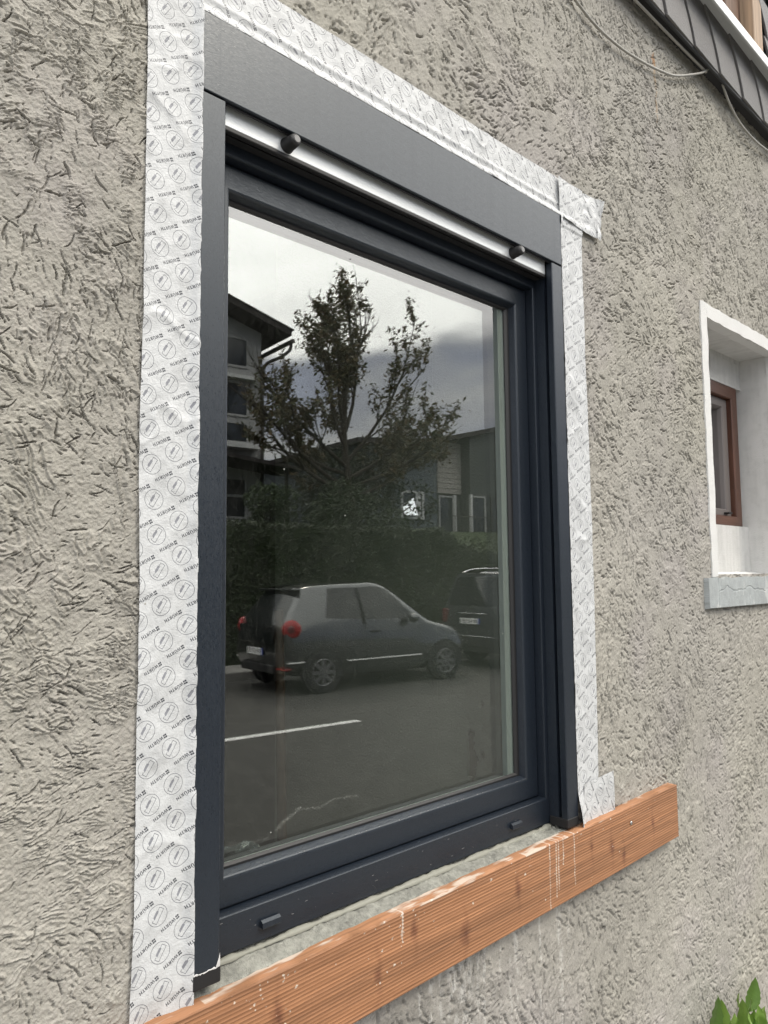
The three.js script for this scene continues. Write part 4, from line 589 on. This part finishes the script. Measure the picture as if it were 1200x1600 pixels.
{ // small silver grey hatchback, tail towards the left of the mirror image
  const H = 0.82;
  const ring = (...p) => p.map(([x, y, w]) => [x, y, -w]);
  const c = buildCar({
    name: 'hatchback', label: 'small silver-grey hatchback with red tail lamp parked across the street', category: 'car', s: 5.48, t: 9.10, width: 2 * H, r: 0.30, spokes: 8, bulge: 0.06,
    paint: new THREE.MeshPhysicalMaterial({ color: rgb(0.082, 0.086, 0.088), roughness: 0.24, metalness: 0.75, clearcoat: 1, clearcoatRoughness: 0.05 }),
    rings: [
      ring([0.08, 0.30, 0.60], [0.04, 0.40, 0.74], [0.0, 0.64, 0.77], [0.07, 0.98, 0.74], [0.38, 1.45, 0.56], [0.36, 1.49, 0.36], [0.35, 1.505, 0]),
      ring([0.40, 0.24, 0.62], [0.36, 0.34, 0.77], [0.34, 0.64, 0.815], [0.40, 1.00, 0.775], [0.60, 1.488, 0.585], [0.59, 1.535, 0.38], [0.59, 1.552, 0]),
      ring([1.35, 0.20, 0.66], [1.35, 0.28, 0.79], [1.35, 0.62, 0.82], [1.35, 0.95, 0.785], [1.32, 1.505, 0.60], [1.3, 1.555, 0.40], [1.3, 1.575, 0]),
      ring([2.15, 0.20, 0.66], [2.15, 0.28, 0.79], [2.15, 0.60, 0.82], [2.38, 0.92, 0.775], [1.92, 1.465, 0.575], [1.88, 1.515, 0.38], [1.86, 1.53, 0]),
      ring([2.72, 0.20, 0.64], [2.72, 0.30, 0.78], [2.72, 0.60, 0.81], [2.72, 0.90, 0.735], [2.70, 0.96, 0.62], [2.66, 1.005, 0.40], [2.64, 1.02, 0]),
      ring([3.25, 0.24, 0.60], [3.27, 0.34, 0.74], [3.28, 0.58, 0.755], [3.22, 0.80, 0.69], [3.20, 0.85, 0.56], [3.18, 0.88, 0.35], [3.17, 0.89, 0]),
      ring([3.46, 0.28, 0.45], [3.50, 0.38, 0.58], [3.52, 0.55, 0.60], [3.46, 0.70, 0.56], [3.43, 0.73, 0.45], [3.41, 0.75, 0.3], [3.40, 0.755, 0]),
    ], windows: [[8, 12], [12, 18]], screen: [19, 23], hatch: [18, 24, 0.88], wheels: [0.60, 2.93],
  });
  for (const sgn of [1, -1]) { const L = mesh('tail_lamp', new THREE.SphereGeometry(1, 20, 14).scale(0.14, 0.135, 0.062).rotateY(sgn * 0.55).translate(0.115, 0.93, -sgn * 0.752), redLight, c); mesh('lamp_centre', new THREE.SphereGeometry(1, 14, 10).scale(0.055, 0.06, 0.03).rotateY(sgn * 0.55).translate(0.088, 0.935, -sgn * 0.792), M({ color: rgb(0.10, 0.02, 0.02), roughness: 0.2 }), L); }
  mesh('number_plate', new THREE.PlaneGeometry(0.50, 0.11).rotateY(-Math.PI / 2).translate(-0.078, 0.60, 0), M({ map: plateTex(0), roughness: 0.5 }), c);
  mesh('hatch_panel', rbox(-0.078, -0.05, 0.72, 0.98, -0.52, 0.52, 0.02), carGlass, c);
  mesh('bumper_insert', rbox(-0.06, 0.03, 0.30, 0.42, -0.50, 0.50, 0.02), trimBlack, c);
  mesh('roof_spoiler', rbox(0.26, 0.45, 1.466, 1.506, -0.52, 0.52, 0.015), c.children[0].material, c);
  mesh('reflector', rbox(-0.02, 0.10, 0.36, 0.385, -0.77, -0.55, 0.008), redLight, c);
  for (const z of [-0.835, 0.835]) { mesh('side_trim', rbox(1.02, 2.42, 0.43, 0.45, z - 0.008, z + 0.008, 0.004), M({ color: rgb(0.72, 0.72, 0.70), roughness: 0.3 }), c); mesh('rear_trim', rbox(0.02, 0.30, 0.455, 0.475, z * 0.965 - 0.01, z * 0.965 + 0.01, 0.004), M({ color: rgb(0.72, 0.72, 0.70), roughness: 0.3 }), c); }
  for (const z of [-1, 1]) { const m = mesh('door_mirror', new THREE.SphereGeometry(0.1, 14, 10).scale(0.75, 0.75, 1.0).translate(2.22, 1.02, z * 0.89), c.children[0].material, c); }
  for (const z of [-1, 1]) mesh('door_pillar', tubeGeo([[1.36, 0.96, z * 0.80], [1.35, 1.15, z * 0.748], [1.33, 1.35, z * 0.682], [1.32, 1.50, z * 0.612]], 0.022, 12, 6), trimBlack, c);
  mesh('door_seam', tubeGeo([[1.37, 0.34, -0.806], [1.36, 0.62, -0.826], [1.36, 0.95, -0.792]], 0.006, 12, 5), trimBlack, c);
  mesh('door_seam', tubeGeo([[2.30, 0.36, -0.802], [2.38, 0.62, -0.822], [2.42, 0.90, -0.782]], 0.006, 12, 5), trimBlack, c);
  mesh('door_handle', rbox(1.45, 1.62, 0.83, 0.86, -0.842, -0.81, 0.01), trimBlack, c);
  mesh('antenna', tubeGeo([[0.75, 1.55, 0], [0.62, 1.66, 0], [0.52, 1.74, 0]], 0.006, 8, 6), trimBlack, c);
}
{ // dark people carrier parked in front of it, seen from behind
  const ring = (...p) => p.map(([x, y, w]) => [x, y, -w]);
  const c = buildCar({
    name: 'people_carrier', label: 'dark estate-bodied people carrier seen from behind at the right edge of the glass', category: 'car', s: 9.86, t: 9.16, width: 1.76, r: 0.32, spokes: 5, bulge: 0.05,
    paint: new THREE.MeshPhysicalMaterial({ color: rgb(0.075, 0.08, 0.085), roughness: 0.3, metalness: 0.6, clearcoat: 1, clearcoatRoughness: 0.05 }),
    rings: [
      ring([0.08, 0.28, 0.70], [0.03, 0.40, 0.82], [0.0, 0.66, 0.85], [0.05, 1.02, 0.83], [0.22, 1.64, 0.68], [0.21, 1.70, 0.45], [0.20, 1.72, 0]),
      ring([0.45, 0.22, 0.72], [0.42, 0.32, 0.85], [0.40, 0.66, 0.88], [0.44, 1.04, 0.855], [0.50, 1.67, 0.69], [0.50, 1.735, 0.46], [0.5, 1.755, 0]),
      ring([1.7, 0.20, 0.74], [1.7, 0.28, 0.86], [1.7, 0.64, 0.88], [1.7, 1.00, 0.86], [1.66, 1.69, 0.70], [1.65, 1.75, 0.47], [1.65, 1.77, 0]),
      ring([2.8, 0.20, 0.74], [2.8, 0.28, 0.86], [2.8, 0.64, 0.88], [3.05, 0.97, 0.85], [2.5, 1.65, 0.68], [2.45, 1.71, 0.45], [2.43, 1.73, 0]),
      ring([3.5, 0.20, 0.72], [3.5, 0.30, 0.85], [3.5, 0.62, 0.87], [3.5, 0.95, 0.80], [3.48, 1.02, 0.68], [3.44, 1.07, 0.44], [3.42, 1.09, 0]),
      ring([4.1, 0.24, 0.66], [4.12, 0.34, 0.80], [4.14, 0.60, 0.82], [4.08, 0.82, 0.76], [4.05, 0.87, 0.62], [4.02, 0.90, 0.4], [4.01, 0.91, 0]),
      ring([4.3, 0.28, 0.5], [4.34, 0.38, 0.64], [4.36, 0.56, 0.66], [4.30, 0.72, 0.62], [4.27, 0.75, 0.5], [4.25, 0.77, 0.33], [4.24, 0.775, 0]),
    ], windows: [[7, 12], [13, 18]], screen: [19, 23], hatch: [19, 24, 0.90], wheels: [0.85, 3.45],
  });
  mesh('number_plate', new THREE.PlaneGeometry(0.52, 0.115).rotateY(-Math.PI / 2).translate(-0.075, 0.84, 0), M({ map: plateTex(1), roughness: 0.5 }), c);
  mesh('chrome_strip', rbox(-0.075, -0.05, 0.965, 0.985, -0.42, 0.30, 0.006), chrome, c);
  mesh('badge', new THREE.CylinderGeometry(0.045, 0.045, 0.02, 20).rotateZ(Math.PI / 2).scale(1, 0.7, 1).translate(-0.04, 1.09, 0), chrome, c);
  for (const z of [-0.78, 0.78]) { mesh('tail_lamp', rbox(-0.01, 0.14, 0.78, 1.05, z - 0.075, z + 0.075, 0.03), M({ color: rgb(0.10, 0.012, 0.014), roughness: 0.15 }), c); mesh('roof_rail', tubeGeo([[0.35, 1.70, z * 0.84], [0.55, 1.775, z * 0.84], [1.5, 1.80, z * 0.84], [2.3, 1.775, z * 0.84], [2.45, 1.72, z * 0.84]], 0.014, 30, 8), chrome, c); }
  mesh('rear_bumper', rbox(-0.085, 0.05, 0.36, 0.56, -0.74, 0.74, 0.04), trimBlack, c); mesh('bumper_strip', rbox(-0.096, -0.06, 0.555, 0.575, -0.62, 0.62, 0.006), chrome, c);
}

// ---- buildings opposite
const wallWhite = M({ color: rgb(0.34, 0.34, 0.335), roughness: 0.95 });
const roofTile = M({ color: rgb(0.035, 0.03, 0.028), roughness: 0.9, bumpMap: grainRep(1), bumpScale: 0.02 });
const darkWood = M({ color: rgb(0.03, 0.025, 0.02), roughness: 0.8 });
const houseGlass = M({ color: rgb(0.02, 0.025, 0.03), roughness: 0.06 });
const winWhite = M({ color: rgb(0.55, 0.55, 0.54), roughness: 0.6 });
const zinc = M({ color: rgb(0.05, 0.045, 0.04), roughness: 0.5 });
function facadeWindow(parent, x0, x1, y0, y1, z, fw, frameMat, bars = [], glassMat = houseGlass) { // z: wall face; window set into it, facing -z
  const w = new THREE.Group(); w.name = 'window'; parent.add(w);
  mesh('pane', box(x0 + fw, x1 - fw, y0 + fw, y1 - fw, z - 0.012, z + 0.03), glassMat, w);
  const L = [box(x0, x0 + fw, y0, y1, z - 0.045, z + 0.02), box(x1 - fw, x1, y0, y1, z - 0.045, z + 0.02), box(x0 + fw, x1 - fw, y0, y0 + fw, z - 0.045, z + 0.02), box(x0 + fw, x1 - fw, y1 - fw, y1, z - 0.045, z + 0.02)];
  for (const b of bars) L.push(b[0] === 'h' ? box(x0 + fw, x1 - fw, b[1] - fw * 0.6, b[1] + fw * 0.6, z - 0.04, z + 0.02) : box(b[1] - fw * 0.6, b[1] + fw * 0.6, y0 + fw, y1 - fw, z - 0.04, z + 0.02));
  mesh('frame', merge(L), frameMat, w); return w;
}
{ // apartment block at the left of the mirror image, gable towards the street
  const b = streetThing('apartment_block', 'pale three-storey apartment block with gable roof and downpipe, left in the reflection', 'building', 12.7, 23, 0);
  const xw = -9.5, g0 = 2.6, ev = 10.45, pitch = Math.tan(17 * Math.PI / 180), ridge = ev + 4.75 * pitch;
  const sh = new THREE.Shape([[xw, g0], [0, g0], [0, ev], [xw / 2, ridge], [xw, ev]].map(p => new THREE.Vector2(...p)));
  mesh('wall', new THREE.ExtrudeGeometry(sh, { depth: 11, bevelEnabled: false }), wallWhite, b);
  const rp = (s) => { const o = 0.75, t = 0.22; const pts = s > 0 ? [[xw / 2, ridge + 0.05], [o, ev - o * pitch + 0.05], [o, ev - o * pitch + 0.05 + t], [xw / 2, ridge + 0.05 + t]] : [[xw / 2, ridge + 0.05], [xw / 2, ridge + 0.05 + t], [xw - o, ev - o * pitch + 0.05 + t], [xw - o, ev - o * pitch + 0.05]]; return new THREE.ExtrudeGeometry(new THREE.Shape(pts.map(p => new THREE.Vector2(...p))), { depth: 12.4, bevelEnabled: false }).translate(0, 0, -0.9); };
  const roof = mesh('roof', merge([rp(1), rp(-1)]), roofTile, b);
  const tiles = []; for (let i = 0; i < 60; i++) { const k = i / 60, x = lerp(0.78, xw / 2, k), y = ev - 0.75 * pitch + (0.78 - x) * pitch + 0.27; tiles.push(box(x - 0.05, x + 0.055, y - 0.02, y + 0.03, -0.93, -0.55)); } mesh('verge_tiles', merge(tiles), roofTile, roof);
  const guard = []; for (let i = 0; i < 12; i++) { const z = 0.2 + i * 0.16; guard.push(box(0.03, 0.05, ev + 0.12, ev + 0.62, z, z + 0.02)); } guard.push(box(0.02, 0.06, ev + 0.58, ev + 0.62, 0.1, 4), box(0.02, 0.06, ev + 0.40, ev + 0.43, 0.1, 4)); mesh('snow_guard', merge(guard), zinc, roof);
  const gut = mesh('gutter', new THREE.CylinderGeometry(0.08, 0.08, 12.2, 12, 1, false).rotateX(Math.PI / 2).translate(0.80, ev - 0.36, 5.2), zinc, b);
  mesh('downpipe', tubeGeo([[0.80, ev - 0.40, -0.75], [0.79, ev - 0.62, -0.72], [0.6, ev - 0.85, -0.5], [0.16, ev - 1.12, -0.12], [0.04, ev - 1.4, -0.07], [0.03, ev - 3, -0.07], [0.03, ev - 7.3, -0.07]], 0.06, 70, 10), zinc, b);
  for (const [x0, x1, y0, y1, bars] of [[-2.6, -0.52, 9.05, 10.15, []], [-2.6, -0.5, 7.30, 8.55, []], [-2.6, -0.5, 6.35, 7.12, []], [-2.4, -0.55, 3.7, 5.15, [['h', 4.5]]], [-6.2, -4.2, 9.05, 10.3, [['v', -5.2]]], [-6.2, -4.2, 6.5, 7.9, [['v', -5.2]]], [-6.2, -4.2, 3.8, 5.2, [['v', -5.2]]]]) facadeWindow(b, x0, x1, y0, y1, 0, 0.08, wallWhite, bars);
  mesh('balcony_slab', merge([box(-3.2, -0.25, 6.12, 6.30, -0.55, 0.02), box(-3.2, -0.25, 8.60, 8.72, -0.35, 0.02)]), winWhite, b);
  mesh('porch_roof', new THREE.ExtrudeGeometry(new THREE.Shape([[-4, 5.75], [0.75, 5.30], [0.75, 5.42], [-4, 5.9]].map(p => new THREE.Vector2(...p))), { depth: 1.7, bevelEnabled: false }).translate(0, 0, -1.7), roofTile, b);
  mesh('porch_post', merge([box(0.20, 0.30, 2.8, 5.38, -1.45, -1.35), box(-0.12, -0.04, 3.2, 4.2, -0.06, 0)]), darkWood, b);
}
{ // slate-clad bungalow at the right of the mirror image
  const b = streetThing('slate_bungalow', 'low slate-clad house with a tilted white window behind the hedge', 'building', 18, 23.5, 0);
  const g0 = 2.8;
  const slateTex = dataTex(512, 512, (u, v) => { const k = 1 + 0.5 * (tileNoise(u, v, 64, 3) - 0.5) + 0.35 * (tileNoise(u, v, 256, 4) - 0.5); return [S8(0.10 * k), S8(0.118 * k), S8(0.132 * k)]; }, true, [0.4, 0.4]);
  const slateWall = M({ map: slateTex, roughness: 0.8 }), lightWall = M({ color: rgb(0.33, 0.31, 0.285), roughness: 0.9 }), darkWall = M({ color: rgb(0.06, 0.068, 0.066), roughness: 0.9 });
  const rl = x => 6.75 + 0.085 * (x + 2) + (x > 2.6 ? (x - 2.6) * 0.16 : 0);       // roof line rises to the right
  const vol = (x0, x1, z0, z1, m, name) => mesh(name, metricUV(new THREE.ExtrudeGeometry(new THREE.Shape([[x0, g0], [x1, g0], [x1, rl(x1)], [(x0 + x1) / 2, rl((x0 + x1) / 2)], [x0, rl(x0)]].map(p => new THREE.Vector2(...p))), { depth: z1 - z0, bevelEnabled: false }).translate(0, 0, z0)), m, b);
  vol(-0.9, 3.35, 0, 9, slateWall, 'wall'); vol(3.35, 4.75, 0.05, 9, darkWall, 'wall'); vol(4.75, 12, -0.6, 9, darkWall, 'wall');
  // slate courses: thin proud strips, laid one by one
  const course = (x0, x1, y, m, h, z, par, nm) => mesh(nm, box(x0, x1, y, y + h, z - 0.022, z + 0.004), m, par);
  for (let i = 0; i < 15; i++) { const y = 2.85 + i * 0.235; if (y < 3.7 || y > 5.15) course(-0.89, 3.33, y, slateWall, 0.222, 0, b, 'slate_course'); else { course(-0.89, 1.32, y, slateWall, 0.222, 0, b, 'slate_course'); course(2.62, 3.33, y, slateWall, 0.222, 0, b, 'slate_course'); } }
  for (let i = 0; i < 11; i++) { const y = 5.20 + i * 0.225, x1 = 4.75, yt2 = rl(3.4); if (y + 0.21 < yt2 + 0.1) course(3.37, x1 - 0.02, y, lightWall, 0.205, -0.02, b, 'cladding_board'); }
  mesh('roof', (() => { const pts = [[-1.3, rl(-1.3)], [2.6, rl(2.6)], [7, rl(7)], [12.2, rl(12.2)]]; const s = new THREE.Shape([...pts.map(p => new THREE.Vector2(p[0], p[1] + 0.02)), ...pts.reverse().map(p => new THREE.Vector2(p[0], p[1] + 0.22))]); return new THREE.ExtrudeGeometry(s, { depth: 10.6, bevelEnabled: false }).translate(0, 0, -0.8); })(), roofTile, b);
  const w = facadeWindow(b, 1.36, 2.58, 4.02, 5.2, -0.03, 0.10, winWhite); // tilted sash mirrors the sky
  const gl = new THREE.MeshPhysicalMaterial({ color: rgb(0.03, 0.04, 0.05), roughness: 0.02, ior: 2.3, metalness: 0.35 });
  const sash = mesh('open_sash', (() => { const g = new THREE.PlaneGeometry(0.62, 0.95); g.rotateY(Math.PI); return g; })(), new THREE.MeshStandardMaterial({ color: rgb(0.75, 0.78, 0.82), metalness: 1, roughness: 0.03 }), w); sash.position.set(1.74, 4.60, -0.10); sash.rotation.set(0.34, 0.16, 0.0);
  mesh('curtain', box(2.15, 2.42, 4.12, 5.08, -0.046, -0.043), winWhite, w);
  for (const [x0, x1] of [[3.45, 4.30], [4.72, 5.6], [5.9, 7.2]]) { const d = facadeWindow(b, x0, x1, 3.25, 5.1, x0 > 4.7 ? -0.62 : 0.02, 0.07, x0 < 5 ? wallWhite : darkWood); d.name = 'glass_door'; }
  mesh('door_post', merge([box(4.28, 4.38, 3.2, 5.15, -0.1, 0.06), box(4.66, 4.76, 3.2, 5.15, -0.72, -0.6)]), winWhite, b);
  const rails = [box(3.2, 9, 4.10, 4.14, -1.2, -1.16)]; for (let i = 0; i < 24; i++) rails.push(box(3.3 + i * 0.24, 3.315 + i * 0.24, 3.2, 4.1, -1.19, -1.17)); mesh('railing', merge(rails), zinc, b);
  mesh('terrace', box(3.0, 10, 2.2, 3.2, -1.4, 0), M({ color: rgb(0.2, 0.2, 0.19), roughness: 0.9 }), b);
  mesh('wall_lamp', merge([new THREE.CylinderGeometry(0.06, 0.1, 0.22, 12).translate(3.0, 4.65, -0.16), box(2.98, 3.02, 4.72, 4.76, -0.14, 0)]), zinc, b);
}
renderer.render(scene, camera);
